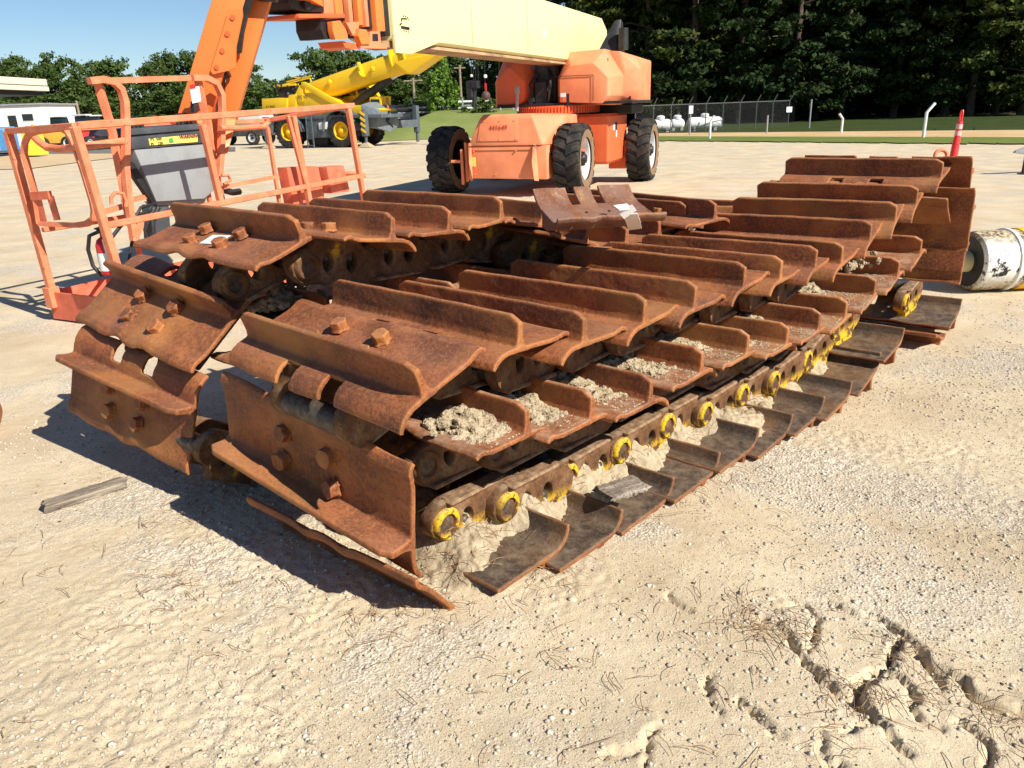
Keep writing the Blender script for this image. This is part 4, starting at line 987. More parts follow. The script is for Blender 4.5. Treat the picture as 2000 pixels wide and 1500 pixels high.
b.build("hand_rail", M_RAILP, BL); b = MB(WL); b.tube([oA(430, 250, .3), oA(470, 250, .3), oA(515, 247, .3), oA(522, 240, .3), oA(521, 232, .3)], .024, 10)
b.build("hand_rail", M_RAILP, BL); b = MB(WL); b.tube([oA(218, 400, .2), oA(217, 385, .2), oA(225, 376, .2), oA(240, 378, .2), oA(247, 392, .2), oA(246, 404, .2)], .014, 8); b.build("hand_rail", M_RAILP, BL); b = MB(WL); b.tube([oA(433, 343, .2), oA(446, 342, .2), oA(450, 352, .2), oA(437, 360, .2)], .014, 8); b.build("hand_rail", M_RAILP, BL)
b = MB(WL)
def rtube(pts, off, r=.034): b.tube([oA(x, y, off) for x, y in pts], r, 4)
rtube([(174, 158), (200, 155), (222, 160), (236, 174), (244, 200), (246, 250), (245, 330), (252, 400), (262, 470)], .35); rtube([(190, 160), (215, 240), (232, 320), (255, 440)], .40)
rtube([(375, 152), (402, 152), (422, 162), (433, 185), (434, 215), (432, 290), (428, 345)], .35); rtube([(386, 153), (402, 230), (412, 290), (434, 398)], .40, .036)
rtube([(206, 158), (378, 152)], .38, .030); rtube([(150, 243), (215, 238)], .33, .026); rtube([(240, 395), (300, 380)], .5, .026); rtube([(200, 415), (250, 400)], .5, .026); rtube([(434, 366), (560, 341), (700, 336)], .25, .022)
b.build("console_frame", M_RAILP, BL)
def slab(name, q, off, depth, mat, bev=.01, par=None):
    b = MB(WL); A = [oA(x, y, off) for x, y in q]; b.hull(A+[p-Nn*depth for p in A], bev); return b.build(name, mat, par or BL)
CN = slab("console", [(240, 266), (408, 250), (406, 279), (252, 291)], .42, .35, M_DG, .015)
slab("console_lid", [(242, 252), (400, 241), (410, 251), (238, 266)], .40, .40, M_DG, .01, CN)
slab("console_panel", [(262, 292), (403, 280), (418, 372), (400, 388), (306, 394)], .44, .12, M_LG, .008)
slab("console_panel", [(300, 394), (405, 384), (400, 396), (310, 404)], .50, .12, M_LG, .008)
slab("console_bracket", [(250, 312), (262, 318), (304, 392), (300, 400), (272, 350), (252, 330)], .46, .05, M_BLK, .004)
slab("console_stand", [(292, 400), (330, 398), (336, 480), (298, 485)], .5, .1, M_DG, .01)
slab("console_label", [(290, 271), (386, 262), (386, 277), (293, 284)], .415, .004, M_YLAB, .0, CN)
slab("console_label", [(355, 264.5), (384, 262), (384, 268), (355, 270.5)], .411, .004, M_OR, .0, CN)
slab("console_label", [(330, 272), (336, 268), (340, 278), (331, 279)], .411, .004, (lambda k: k.out((.08, .3, .1), .5))(NT("green_print")), .0, CN)
pT = oA(371, 266.3, .408); tx = (oA(384, 265, .41)-oA(358, 267.4, .41)).normalized(); tzz = Nn; tyy = tzz.cross(tx)
MT = WL @ frame(pT, tx, tyy, tzz)
text("warning_text", "WARNING", .045, MT, M_PRINT, CN, .001)
text("warning_text", "FT  500\nM    230", .035, WL @ frame(oA(306, 276, .408), tx, tyy, tzz), M_PRINT, CN, .001)
slab("tag_board", [(371, 172), (389, 168), (393, 198), (376, 202)], .33, .004, M_WLAB, .0)
slab("tag_board", [(371, 166), (381, 164), (382, 172), (372, 174)], .325, .004, M_REDL, .0)
slab("switch_grip", [(378, 198), (386, 196), (388, 218), (379, 220)], .34, .04, M_BLK, .006)
b = MB(WL)
for i, (x, y) in enumerate(((258, 236), (266, 238), (276, 240), (346, 233), (354, 232), (362, 231), (374, 232))): b = MB(WL); q = oA(x, y, .5); b.tube([q-UP*.06, q, q+UP*.045], [.02, .016, .02], 8); b.build("control_lever", M_BLK, BL)
b = MB(WL); q = oA(337, 232, .5); b.tube([q-UP*.04, q+UP*.01], .025, 10); b.build("stop_button", M_REDL, BL)
for q in ([(560, 327), (612, 324), (626, 390), (574, 402)], [(612, 324), (622, 325), (636, 392), (626, 400)]): slab("step_box", q, .12, .12, M_TRAY)
for q in ([(638, 326), (672, 323), (684, 374), (648, 378)],): slab("step_box", q, .10, .15, M_TRAY)
b = MB(WL)
for pts, r_ in (([(302, 398), (275, 405), (262, 430), (258, 470), (250, 520)], .012), ([(298, 400), (285, 420), (282, 450), (290, 470)], .010), ([(245, 430), (225, 455), (200, 490), (210, 520)], .014), ([(296, 410), (268, 420), (262, 450), (270, 480)], .012), ([(310, 405), (298, 430), (300, 460)], .02), ([(440, 372), (455, 376), (468, 374)], .03)):
    b = MB(WL); b.tube([oA(x, y, .4) for x, y in pts], r_, 8); b.build("control_hose", M_BLK, BL)
slab("mount_plate", [(252, 440), (288, 432), (270, 470), (262, 480)], .4, .03, M_RAILP)
# ------------------------------------------------------------------ fire extinguisher hung on the gate post
FE = empty("fire_extinguisher", oA(208, 492, .12), 0, "red fire extinguisher with a white tag beside the basket gate post", "fire extinguisher")
b = MB(); b.lathe([(0, -.16), (.06, -.16), (.065, -.15), (.065, .05), (.05, .09), (.022, .11), (.02, .14), (0, .14)], 24); b.build("cylinder", paint("extinguisher_red", (.55, .02, .02), .3, .1), FE)
b = MB(); b.lathe([(.0665, -.13), (.0665, .0)], 24); b.build("label_wrap", M_WLAB, FE)
b = MB(); b.box((0, 0, .155), (.04, .10, .03), bev=.006); b.box((.0, -.03, .18), (.02, .12, .012), bev=.003); b.build("handle", M_BLK, FE)
b = MB(); b.tube([(-.02, 0, .15), (-.10, .0, .12), (-.13, 0, .02), (-.12, 0, -.1), (-.07, 0, -.18)], .014, 8); b.build("hose", M_BLK, FE)
b = MB(); b.hull([(.02, -.07, .10), (.06, -.07, .12), (.07, -.075, .02), (.03, -.075, -.01), (.02, -.068, .10), (.07, -.07, .02)]); b.build("inspection_tag", M_WLAB, FE)
# ================================================================== ROUGH TERRAIN CRANE
C1 = at(565, 290); C2 = at(668, 288.5); ca = (C2-C1).normalized(); cb = Vector((-ca.y, ca.x, 0)); A2 = (C2-C1).length
RC = empty("rough_terrain_crane", C1, math.atan2(ca.y, ca.x), "yellow and grey rough terrain crane with its boom half raised behind the basket", "crane")
def cp(x, y, bo=0.):
    q = onplane(x, y, C1+cb*bo, cb)-C1; return Vector((q.dot(ca), bo, q.z))
WR = (cp(565, 258).z)
t, r, hb = wheel_meshes(WR, .62, WR*.52, 22, .05); mt2 = t.mesh("crane_tyre", M_TYRE, 30); mr2 = r.mesh("crane_rim", M_YP, 40); mh2 = hb.mesh("crane_hub", M_YP, 40)
CW = 2.45
for a_, b_ in ((0, .3), (A2, .3), (0, CW), (A2, CW)):
    s_ = -1 if b_ < 1 else 1
    put_wheel(RC, (a_, b_, WR), (0, s_, 0), (mt2, mr2, mh2, None), None)
def cpoly(name, pts, b0, b1, mat, par=None, bev=.02):
    m_ = MB(); m_.hull([cp(x, y, b0) for x, y in pts]+[Vector((cp(x, y, b0).x, b1, cp(x, y, b0).z)) for x, y in pts], bev); return m_.build(name, mat, par or RC)
cpoly("chassis", [(598, 230), (646, 230), (646, 268), (600, 270)], .05, CW, M_CG)
cpoly("deck", [(535, 226), (745, 223), (745, 230), (535, 233)], .0, CW+.2, M_CG)
cpoly("axle_housing", [(600, 262), (640, 262), (640, 285), (604, 285)], .6, CW-.4, M_BLK)
for ac in (0, A2):
    m_ = MB()
    for i in range(8):
        a0, a1 = math.pi*i/8, math.pi*(i+1)/8; rr = WR*1.22
        m_.beam((ac+rr*math.cos(a0), .25, WR+rr*math.sin(a0)), (ac+rr*math.cos(a1), .25, WR+rr*math.sin(a1)), .7 if False else .06, .75, Vector((0, 1, 0)))
    m_.build("fender", M_CG, RC)
m_ = MB()
fx = A2+1.15
m_.hull([(fx, .2, .95), (fx, CW, .95), (fx, .2, 1.9), (fx, CW, 1.9), (fx+.7, .35, .85), (fx+.7, CW-.15, .85), (fx+.75, .45, 1.65), (fx+.75, CW-.25, 1.65), (fx+.8, CW/2+.1, .62), (fx+.3, .5, 2.0), (fx+.3, CW-.3, 2.0)], .03); m_.build("front_bumper", paint("bumper_grey_paint", (.15, .18, .20), .45, .3, (.25, .2, .15)), RC)
m_ = MB()
for yb in (.75, CW-.5): m_ = MB(); m_.box((fx+.765, yb-.1, 1.38), (.06, .16, .12), bev=.02); m_.build("headlight", M_LAMP, RC); m_ = MB(); m_.box((fx+.765, yb+.1, 1.38), (.06, .14, .12), bev=.02); m_.build("headlight", M_LAMP, RC)
m_ = MB(); m_.beam((fx+.79, CW/2+.15, 1.6), (fx+.8, CW/2-.15, 1.1), .03, .10); m_.beam((fx+.8, CW/2-.15, 1.12), (fx+.8, CW/2+.35, .85), .03, .07); m_.box((fx+.79, CW/2-.02, 1.22), (.02, .28, .16)); m_.build("logo", M_BLK, RC)
for (px, b_) in ((713, .0),):
    m_ = MB(); q = cp(px, 250, -.1); m_.box((q.x, -.1, 1.05), (.28, .28, 1.1), bev=.03); m_.cyl((q.x, -.1, .55), (q.x, -.1, .12), .07); m_.build("outrigger", M_CG, RC)
    m_ = MB(); m_.hull([(q.x-.35, -.35, .02), (q.x+.35, -.35, .02), (q.x-.35, .15, .02), (q.x+.35, .15, .02), (q.x, -.1, .28)], .01); m_.build("outrigger_pad", paint("pad_tan", (.42, .34, .22)), RC)
    m_ = MB()
    for i in range(4): m_.box((q.x, -.25, .75+i*.25), (.29, .02, .1), Matrix.Rotation(.6, 4, 'Y'))
    m_.build("hazard_stripe", M_YP, RC)
m_ = MB(); q = cp(523, 262, 0); m_.box((q.x, 0, .9), (.26, .3, 1.2), bev=.03); m_.cyl((q.x, 0, .5), (q.x, 0, .1), .07); m_.build("outrigger", M_CG, RC)
m_ = MB(); m_.hull([(q.x-.35, -.25, .02), (q.x+.35, -.25, .02), (q.x-.35, .25, .02), (q.x+.35, .25, .02), (q.x, 0, .28)], .01); m_.build("outrigger_pad", paint("pad_tan2", (.42, .34, .22)), RC)
m_ = MB(); q = cp(815, 260, CW+1.6); m_.box((q.x, CW+1.6, 1.15), (.26, .26, 1.3), bev=.03); m_.cyl((q.x, CW+1.6, .6), (q.x, CW+1.6, .05), .08); m_.beam((q.x, CW+1.6, .95), (q.x-.4, CW-.1, .95), .3, .36); m_.build("outrigger", M_CG, RC)
m_ = MB()   # ladder
for x0, y0, x1, y1 in ((597, 225, 602, 290), (607, 225, 614, 290)): m_.beam(cp(x0, y0, -.15), cp(x1, y1, -.15), .05)
for i in range(5): y = 232+i*13; m_.beam(cp(597.5+i*1, y, -.15), cp(608+i*1.4, y, -.15), .04, .03)
m_.build("ladder", M_CG, RC)
cpoly("label_board", [(622, 240), (639, 238), (640, 252), (623, 253)], -.0, .03, M_WLAB, bev=.002)
cpoly("counterweight", [(511, 193), (545, 191), (560, 192), (560, 212), (512, 213)], .3, CW-.1, M_YP)
cpoly("superstructure", [(577, 182), (616, 180), (650, 195), (664, 203), (664, 208), (577, 210)], .5, CW-.3, M_YP)
cpoly("boom_support", [(588, 160), (594, 160), (664, 200), (662, 206), (650, 206), (588, 168)], .42, .55, M_YP)
cpoly("boom_support", [(585, 166), (592, 166), (590, 200), (577, 200), (577, 182)], .45, 1.0, M_YP)
cpoly("engine_bay", [(538, 172), (574, 168), (574, 190), (546, 192)], .6, CW-.5, M_BLK)
m_ = MB(); rg = random.Random(3)
for i in range(10): q = cp(536+rg.random()*38, 166+rg.random()*18, .55); m_ = MB(); m_.tube([q, q+Vector((rg.uniform(-.3, .3), rg.uniform(-.2, .1), rg.uniform(-.3, .3)))], .06, 6); m_.build("engine_hose", M_BLK, RC)
cpoly("walkway_edge", [(534, 166), (576, 163), (576, 167), (536, 171)], .5, .8, M_YP)
m_ = MB()
for a0, a1 in (((545, 168), (605, 152)), ((605, 152), (608, 160)), ((590, 153), (572, 150)), ((560, 160), (608, 148))): m_.beam(cp(*a0, .6), cp(*a1, .6), .05)
m_.build("handrail", M_YP, RC)
cpoly("lower_frame", [(545, 208), (720, 205), (745, 214), (740, 222), (545, 226)], .6, CW-.5, M_YP)
cpoly("rear_frame", [(560, 186), (578, 184), (578, 212), (560, 212)], .4, 1.2, M_YP)
# cab on the far-front side
cpoly("cab", [(660, 182), (666, 168), (704, 150), (724, 188), (726, 214), (663, 216)], 1.75, CW+.2, M_YP)
cpoly("cab_window", [(664, 184), (668, 171), (690, 160), (694, 186), (666, 190)], 1.70, 1.75, M_GLASS, bev=.004); cpoly("cab_window", [(695, 158), (704, 154), (719, 182), (700, 187)], 1.70, 1.75, M_GLASS, bev=.004)
cpoly("cab", [(722, 190), (745, 188), (744, 218), (722, 218)], 1.2, CW-.4, M_YP); cpoly("cab_window", [(724, 194), (740, 194), (742, 214), (724, 214)], 1.16, 1.2, M_GLASS, bev=.004)
m_ = MB(); q0 = cp(756, 190, 1.3); m_.cyl(q0, q0-UP*.6, .07); m_.build("exhaust", M_RUST, RC)
# boom: fat rounded section with a flared end
B0_, B1_, B2_ = cp(602, 186, 1.3), cp(730, 141, 1.3), cp(800, 118, 1.3); bdir = (B2_-B0_).normalized(); sc_ = (cp(700, 100, 1.3)-cp(700, 200, 1.3)).length/100
def bsec(c, hh, ww, n=14):
    y = Vector((0, 1, 0)); z = bdir.cross(y).normalized()
    if z.z < 0: z = -z
    P = []
    for i in range(n):
        a = 2*math.pi*i/n; cx, cz = math.cos(a), math.sin(a); e = .62
        P.append(c+y*(ww*abs(cx)**e*(1 if cx > 0 else -1))+z*(hh*abs(cz)**e*(1 if cz > 0 else -1)))
    return P
m_ = MB(); n = 14; secs = [bsec(B0_-bdir*.3, .38, .36), bsec(B0_+bdir*.1, .50, .44), bsec(B1_, .49, .44), bsec(B2_, .49, .44), bsec(B2_+bdir*.9, .42, .42), bsec(cp(852, 99, 1.3), .33, .40)]
vs = [p for s_ in secs for p in s_]; fs = [[i*n+k_, i*n+(k_+1) % n, (i+1)*n+(k_+1) % n, (i+1)*n+k_] for i in range(len(secs)-1) for k_ in range(n)]+[list(range(n-1, -1, -1)), [len(vs)-n+k_ for k_ in range(n)]]
m_.add(vs, fs); CB = m_.build("boom", M_YP, RC, 45)
m_ = MB()
for px, py in ((772, 118), (797, 108)):
    c = cp(px, py, 1.3); s0 = bsec(c, .58, .52); s1 = bsec(c+bdir*.07, .58, .52); m_.add(s0+s1, [[k_, (k_+1) % n, n+(k_+1) % n, n+k_] for k_ in range(n)]+[list(range(n-1, -1, -1)), [n+k_ for k_ in range(n)]])
for px, py in ((702, 158), (722, 150)): pass
m_.build("boom_rib", M_YP, CB)
m_ = MB(); m_.hull([cp(770, 122, .75), cp(792, 145, .8), cp(800, 143, .8), cp(855, 105, .85), cp(852, 97, .85)]+[Vector((q.x, 1.8, q.z)) for q in (cp(770, 122, .75), cp(792, 145, .8), cp(800, 143, .8), cp(855, 105, .85), cp(852, 97, .85))], .02); m_.build("boom_foot_plate", M_YP, CB)
m_ = MB(); m_.beam(cp(700, 122, .78), cp(710, 150, .78), .22, .07); m_.beam(cp(704, 140, .76), cp(708, 148, .76), .34, .05)
m_.build("boom_bracket", M_YP, CB)
for x, y in ((644, 160), (728, 135)): m_ = MB(); c = cp(x, y, .8); m_.lathe([(0, .1), (.10, .08), (.13, 0), (0, -.02)], 14, axis_frame(c, (0, -1, 0))); m_.build("boom_boss", M_YP, CB)
m_ = MB(); m_.tube([cp(852, 99, 1.3), cp(950, 70, 1.3)], .36, 8); m_.build("inner_boom", M_YP, RC)
m_ = MB(); m_.tube([cp(690, 206, 1.3), cp(765, 151, 1.3)], .19, 14); m_.build("lift_cylinder", M_BLK, RC)
m_ = MB(); m_.tube([cp(765, 151, 1.3), cp(785, 138, 1.3)], .13, 12); m_.build("cylinder_rod", M_RIM, RC)
text("door_text", "BROKE" if False else "GROVE", .22, Matrix.Translation(cp(589, 190, .40)) @ Matrix.Rotation(R(90), 4, 'X'), M_PRINT, RC, .004)
text("door_text", "RT 890E", .16, Matrix.Translation(cp(528, 209, .24)) @ Matrix.Rotation(R(90), 4, 'X'), M_PRINT, RC, .004)
# falls of rope with the hook block and the ball
tipb = 1.3
m_ = MB()
for x0, x1, y1 in ((921, 921, 148), (925, 925, 160), (929, 929, 160), (933, 934, 160), (945, 948, 175), (974, 975, 150)): m_.tube([cp(x0, 78, tipb), cp(x1, y1, tipb)], .014, 5)
m_.build("hoist_rope", M_BLK, RC)
m_ = MB(); m_.box(cp(919, 175, tipb), (.32, .3, .75), bev=.05); m_.box(cp(929, 165, tipb), (.35, .35, .30), bev=.03); m_.tube([cp(927, 172, tipb), cp(926, 210, tipb)], .10, 8); m_.build("hook_block", M_BLK, RC)
m_ = MB(); c = cp(949, 187, tipb); m_.lathe([(.2*math.sin(a*math.pi/12), -.2*math.cos(a*math.pi/12)) for a in range(13)], 20, Matrix.Translation(c)); m_.build("headache_ball", paint("dark_ball_iron", (.09, .055, .045), .6), RC)
m_ = MB(); m_.box(cp(948, 149, tipb), (.12, .12, .14), bev=.02); m_.build("rope_weight", M_WP, RC); m_ = MB(); m_.box(cp(921, 148, tipb), (.10, .1, .12), bev=.02); m_.build("rope_weight", M_WP, RC)
m_ = MB(); m_.box(cp(948.5, 170, tipb), (.08, .08, .32), bev=.01); m_.build("rope_flag", M_REDL, RC)
# ------------------------------------------------------------------ pickup beside the crane
PK0 = at(478, 284); PK = empty("pickup_truck", PK0, math.atan2(ca.y, ca.x)+R(8), "dark dusty pickup with a canopy and red tail lamps left of the yellow crane", "pickup")
m_ = MB(); m_.hull([(-2.9, 0, .5), (1.3, 0, .5), (-2.9, 0, 1.15), (1.35, 0, 1.15), (-2.9, 1.8, .5), (1.3, 1.8, .5), (-2.9, 1.8, 1.15), (1.35, 1.8, 1.15)], .08); m_.build("body", paint("dusty_dark_paint", (.06, .055, .055), .4, .5, (.25, .2, .15), 3), PK)
m_ = MB(); m_.hull([(-2.2, .1, 1.12), (1.25, .1, 1.12), (-1.7, .25, 1.72), (1.1, .25, 1.75), (-2.2, 1.7, 1.12), (1.25, 1.7, 1.12), (-1.7, 1.55, 1.72), (1.1, 1.55, 1.75)], .06); m_.build("canopy", paint("white_canopy", (.55, .52, .5), .4, .4), PK)
for x0, x1 in ((-1.75, -.95), (-.85, -.1), (.0, .75)):
    m_ = MB(); m_.hull([(x0, .13, 1.2), (x1, .13, 1.2), (x0+.05, .22, 1.58), (x1, .22, 1.58), (x0, .17, 1.2), (x1, .17, 1.2), (x0+.05, .26, 1.58), (x1, .26, 1.58)]); m_.build("window", M_GLASS, PK)
m_ = MB(); m_.box((1.28, -.02, 1.1), (.14, .06, .45), bev=.02); m_.box((1.38, .15, 1.1), (.05, .14, .42), bev=.02); m_.build("tail_lamp", M_REDL, PK)
t, r, hb = wheel_meshes(.40, .27, .22, 24, .012); mt3 = t.mesh("pickup_tyre", M_TYRE); mr3 = r.mesh("pickup_rim", M_RIM); mh3 = hb.mesh("pickup_hub", M_BLK)
for x, y, s_ in ((-2.1, .08, -1), (.55, .08, -1), (-2.1, 1.72, 1), (.55, 1.72, 1)): put_wheel(PK, (x, y, .4), (0, s_, 0), (mt3, mr3, mh3, None), None)
# ================================================================== FAR SETTING
def sheet(name, pts, z, mat, kind='structure'):
    me = bpy.data.meshes.new(name); me.from_pydata([(p[0], p[1], z) for p in pts], [], [list(range(len(pts)))]); me.materials.append(mat)
    o = link(name, me); o['kind'] = kind; return o
def gpt(x, y): q = at(x, y, 0); return (q.x, q.y)
def grass_mat(name, a, b_, c, sc=1.0):
    k = NT(name).geo(); n = k.noise(.5*sc, 6, .7); f = k.noise(9*sc, 6, .75)
    col = k.mix(k.val(n, .35, .65), a, b_); col = k.mix(k.math('MULTIPLY', k.val(f, .5, .7), .6), col, c)
    return k.out(col, .95, 0, k.bump(f, .3, .02), .05)
M_G1 = grass_mat("mown_grass", (.10, .155, .03), (.16, .19, .05), (.26, .22, .10))
M_G2 = grass_mat("dark_grass", (.025, .045, .012), (.045, .065, .02), (.13, .11, .05))
M_G3 = grass_mat("sandy_track_soil", (.50, .33, .16), (.60, .43, .25), (.25, .22, .08))
M_RD = grass_mat("grey_asphalt", (.14, .14, .14), (.18, .175, .17), (.24, .23, .21), .5)
M_G4 = grass_mat("brown_gravel", (.50, .37, .22), (.58, .45, .28), (.32, .22, .13), 1.5)
# verges beyond the yard on the right: green strip, sandy track, darker grass up to the wood
e0, e1 = gpt(1282, 277), gpt(2000, 284); d = (e1[0]-e0[0], e1[1]-e0[1])
ext = lambda p, t: (p[0]+d[0]*t, p[1]+d[1]*t)
def stripq(ya0, ya1, yb0, yb1, z, name, mat, t0=-.0, t1=2.2):
    a0, a1, b0, b1 = gpt(1282, ya0), gpt(2000, ya1), gpt(1282, yb0), gpt(2000, yb1)
    da = (a1[0]-a0[0], a1[1]-a0[1]); db = (b1[0]-b0[0], b1[1]-b0[1])
    e = lambda p, q, t: (p[0]+q[0]*t, p[1]+q[1]*t)
    return sheet(name, [e(a0, da, t0), e(a0, da, t1), e(b0, db, t1), e(b0, db, t0)], z, mat)
def wavy(name, ya0, ya1, yb0, yb1, z, mat):
    a0, a1, b0, b1 = gpt(1282, ya0), gpt(2000, ya1), gpt(1282, yb0), gpt(2000, yb1); N = 260; V = []; Mn = 6
    for j in range(Mn+1):
        v = j/Mn
        for i in range(N+1):
            t = -.05+2.1*i/N; e = (fbm2(np.array([i*.5]), np.array([ya0*1.]), 3)[0]-.5)*1.2*(1-v)
            A_ = (a0[0]+(a1[0]-a0[0])*t, a0[1]+(a1[1]-a0[1])*t+e); B_ = (b0[0]+(b1[0]-b0[0])*t, b0[1]+(b1[1]-b0[1])*t)
            V.append((A_[0]*(1-v)+B_[0]*v, A_[1]*(1-v)+B_[1]*v, z))
    F = [(j*(N+1)+i, j*(N+1)+i+1, (j+1)*(N+1)+i+1, (j+1)*(N+1)+i) for j in range(Mn) for i in range(N)]
    me = bpy.data.meshes.new(name); me.from_pydata(V, [], F); me.materials.append(mat); o = link(name, me); o['kind'] = 'structure'
wavy("rough_grass", 263, 257, 240, 224, .02, M_G2); wavy("sandy_track", 270, 273, 261, 255, .028, M_G3); wavy("grass_verge", 276, 283, 267.5, 270, .036, M_G1)
# grassy bank behind the machines
N = 60; V = []; F = []
for i in range(N+1):
    t = i/N; x = -2+t*15; y0 = 42+2*math.sin(t*3); hh = 1.5*min(1, t*4+.15)*min(1, max(0, (1-t)*3))
    for (dy, hz) in ((0, .0), (3, .35), (7, .8), (12, 1.0), (26, 1.0), (60, .9)): V.append((x+dy*.1, y0+dy, hz*max(0, hh)+.02))
for i in range(N):
    for j in range(5): a = i*6+j; F.append((a, a+6, a+7, a+1))
V = [(v[0]-7, v[1]+2, v[2]) for v in V]
me = bpy.data.meshes.new("grass_bank"); me.from_pydata(V, [], F); me.materials.append(grass_mat("bank_grass", (.15, .20, .05), (.21, .24, .08), (.28, .26, .12))); smooth_mesh(me); o = link("grass_bank", me); o['kind'] = 'structure'
# road on the far left
A = [gpt(-260, 303), gpt(225, 300), gpt(460, 296), gpt(460, 288), gpt(225, 289), gpt(-260, 292)]; sheet("road", A, .03, M_RD)
A = [gpt(-260, 340), gpt(60, 330), gpt(200, 312), gpt(330, 300), gpt(225, 300.5), gpt(-260, 303.5)]
sheet("gravel_shoulder", A, .026, M_G4)
# ================================================================== TREES
def leaf_mat(name, c0, c1, c2):
    k = NT(name); g = k.n.new("ShaderNodeNewGeometry"); n = k.noise(.55, 4, .7); f = k.noise(7, 3, .7)
    rn = k.rnd(); nn = k.math('ADD', n, k.math('MULTIPLY', k.math('SUBTRACT', rn, .5), .16))
    col = k.mix(k.val(nn, .38, .60), c0, c1); col = k.mix(k.math('MULTIPLY', k.val(f, .48, .68), .7), col, c2)
    m = k.out(col, .8, 0, None, .1)
    tr = k.n.new("ShaderNodeBsdfTranslucent"); k.L(col, tr.inputs[0]); ms = k.n.new("ShaderNodeMixShader"); ms.inputs[0].default_value = .22
    k.L(k.b.outputs[0], ms.inputs[1]); k.L(tr.outputs[0], ms.inputs[2]); k.L(ms.outputs[0], k.n["Material Output"].inputs[0]); return m
M_LB = leaf_mat("broadleaf_foliage", (.045, .085, .022), (.085, .135, .032), (.15, .19, .05))
M_LP = leaf_mat("pine_foliage", (.012, .028, .012), (.028, .055, .018), (.11, .14, .035))  # bright third tone paints sunlit clumps into the needle colour
M_LP2 = leaf_mat("sunlit_painted_pine_foliage", (.016, .036, .010), (.060, .085, .020), (.26, .26, .06))  # lit copy of the pine foliage, sunshine painted in as yellow green
M_LL = leaf_mat("bright_young_foliage", (.10, .19, .03), (.15, .26, .04), (.22, .32, .06))
k = NT("tree_bark"); n = k.noise(6, 6, .7); M_BARK = k.out(k.mix(k.val(n, .4, .6), (.045, .033, .024), (.12, .09, .065)), .9, 0, k.bump(n, .5, .02))
def crown(blobs, nleaf, lsz, seed, mat, name, droop=0.):
    """leaf quads spread through several ellipsoid clumps, denser to their outside"""
    g = np.random.default_rng(seed); P = []; Nn_ = []
    vol = np.array([b_[3]*b_[4]*b_[5] for b_ in blobs])**.67; cnt = (vol/vol.sum()*nleaf).astype(int)
    for b_, c in zip(blobs, cnt):
        d = g.normal(size=(c, 3)); d /= np.linalg.norm(d, axis=1)[:, None]
        # small sub-clumps on the surface of each clump
        ks = max(5, c//60); kd = g.normal(size=(ks, 3)); kd /= np.linalg.norm(kd, axis=1)[:, None]; kk = g.integers(0, ks, c)
        rr = g.uniform(.62, 1.08, ks)
        q = kd[kk]*rr[kk][:, None]+g.normal(size=(c, 3))*.17
        P.append(q*np.array(b_[3:6])+np.array(b_[:3])); Nn_.append(d*.9+kd[kk]*.9)
    P = np.concatenate(P); D = np.concatenate(Nn_); D /= np.linalg.norm(D, axis=1)[:, None]; n = len(P)
    a = np.cross(D, g.normal(size=(n, 3))); a /= np.linalg.norm(a, axis=1)[:, None]; b2 = np.cross(D, a)
    s = lsz*g.uniform(.55, 1.35, n)[:, None]; a = a*s; b2 = b2*s*.62
    V = np.stack([P-a, P-b2*.9+a*.1, P+a, P+b2], 1).reshape(-1, 3)
    me = bpy.data.meshes.new(name); me.vertices.add(4*n); me.vertices.foreach_set('co', V.astype(np.float32).ravel())
    me.loops.add(4*n); me.loops.foreach_set('vertex_index', np.arange(4*n, dtype=np.int32)); me.polygons.add(n); me.polygons.foreach_set('loop_start', np.arange(0, 4*n, 4, dtype=np.int32)); me.update(calc_edges=True); me.materials.append(mat); return me
def trunk_mesh(h, r, branches, seed):
    rg = random.Random(seed); b = MB(); pts = [Vector((rg.uniform(-.15, .15)*i*.3, rg.uniform(-.15, .15)*i*.3, h*i/6)) for i in range(7)]
    b.tube(pts, [r*(1-.8*i/6) for i in range(7)], 9)
    for c in branches:
        z = max(.15, min(.9, (c[2]-c[5]*.5)/h)); i = int(z*6); p = pts[min(i, 5)].lerp(pts[min(i+1, 6)], z*6-i)
        e = Vector(c[:3]); m_ = p.lerp(e, .5)+Vector((0, 0, .3)); b.tube([p, m_, e], [r*.35, r*.22, r*.08], 6)
    return b.mesh("trunk_mesh", M_BARK, 40)
def broad(seed, h=11):
    rg = random.Random(seed); bl = []
    for i in range(15):
        t = rg.random(); z = h*(.16+.72*t); w_ = h*.27*(1-.65*abs(t-.4)); a = rg.uniform(0, 6.28); s = rg.uniform(.10, .19)*h
        bl.append((w_*math.cos(a), w_*math.sin(a), z, s, s, s*.75))
    bl.append((0, 0, h*.86, h*.12, h*.12, h*.12)); bl.append((0, 0, h*.5, h*.2, h*.2, h*.25))
    return crown(bl, 8500, h*.019, seed, M_LB, "broad_crown"), trunk_mesh(h*.8, .22, bl, seed)
def pine(seed, h=20):
    rg = random.Random(seed); bl = []
    for i in range(42):
        t = i/42; z = h*(.10+.87*t)+rg.uniform(-.4, .4); w_ = h*(.03+.17*(1-t)**.75)*rg.uniform(.45, 1.1); a = i*2.4+rg.uniform(-.5, .5); s = h*rg.uniform(.032, .062)*(1.15-.5*t)
        bl.append((w_*math.cos(a), w_*math.sin(a), z, s*1.5, s*1.5, s*.7))
    return crown(bl, 13000, h*.0105, seed, M_LP, "pine_crown"), trunk_mesh(h*.95, .26, bl[::2], seed)
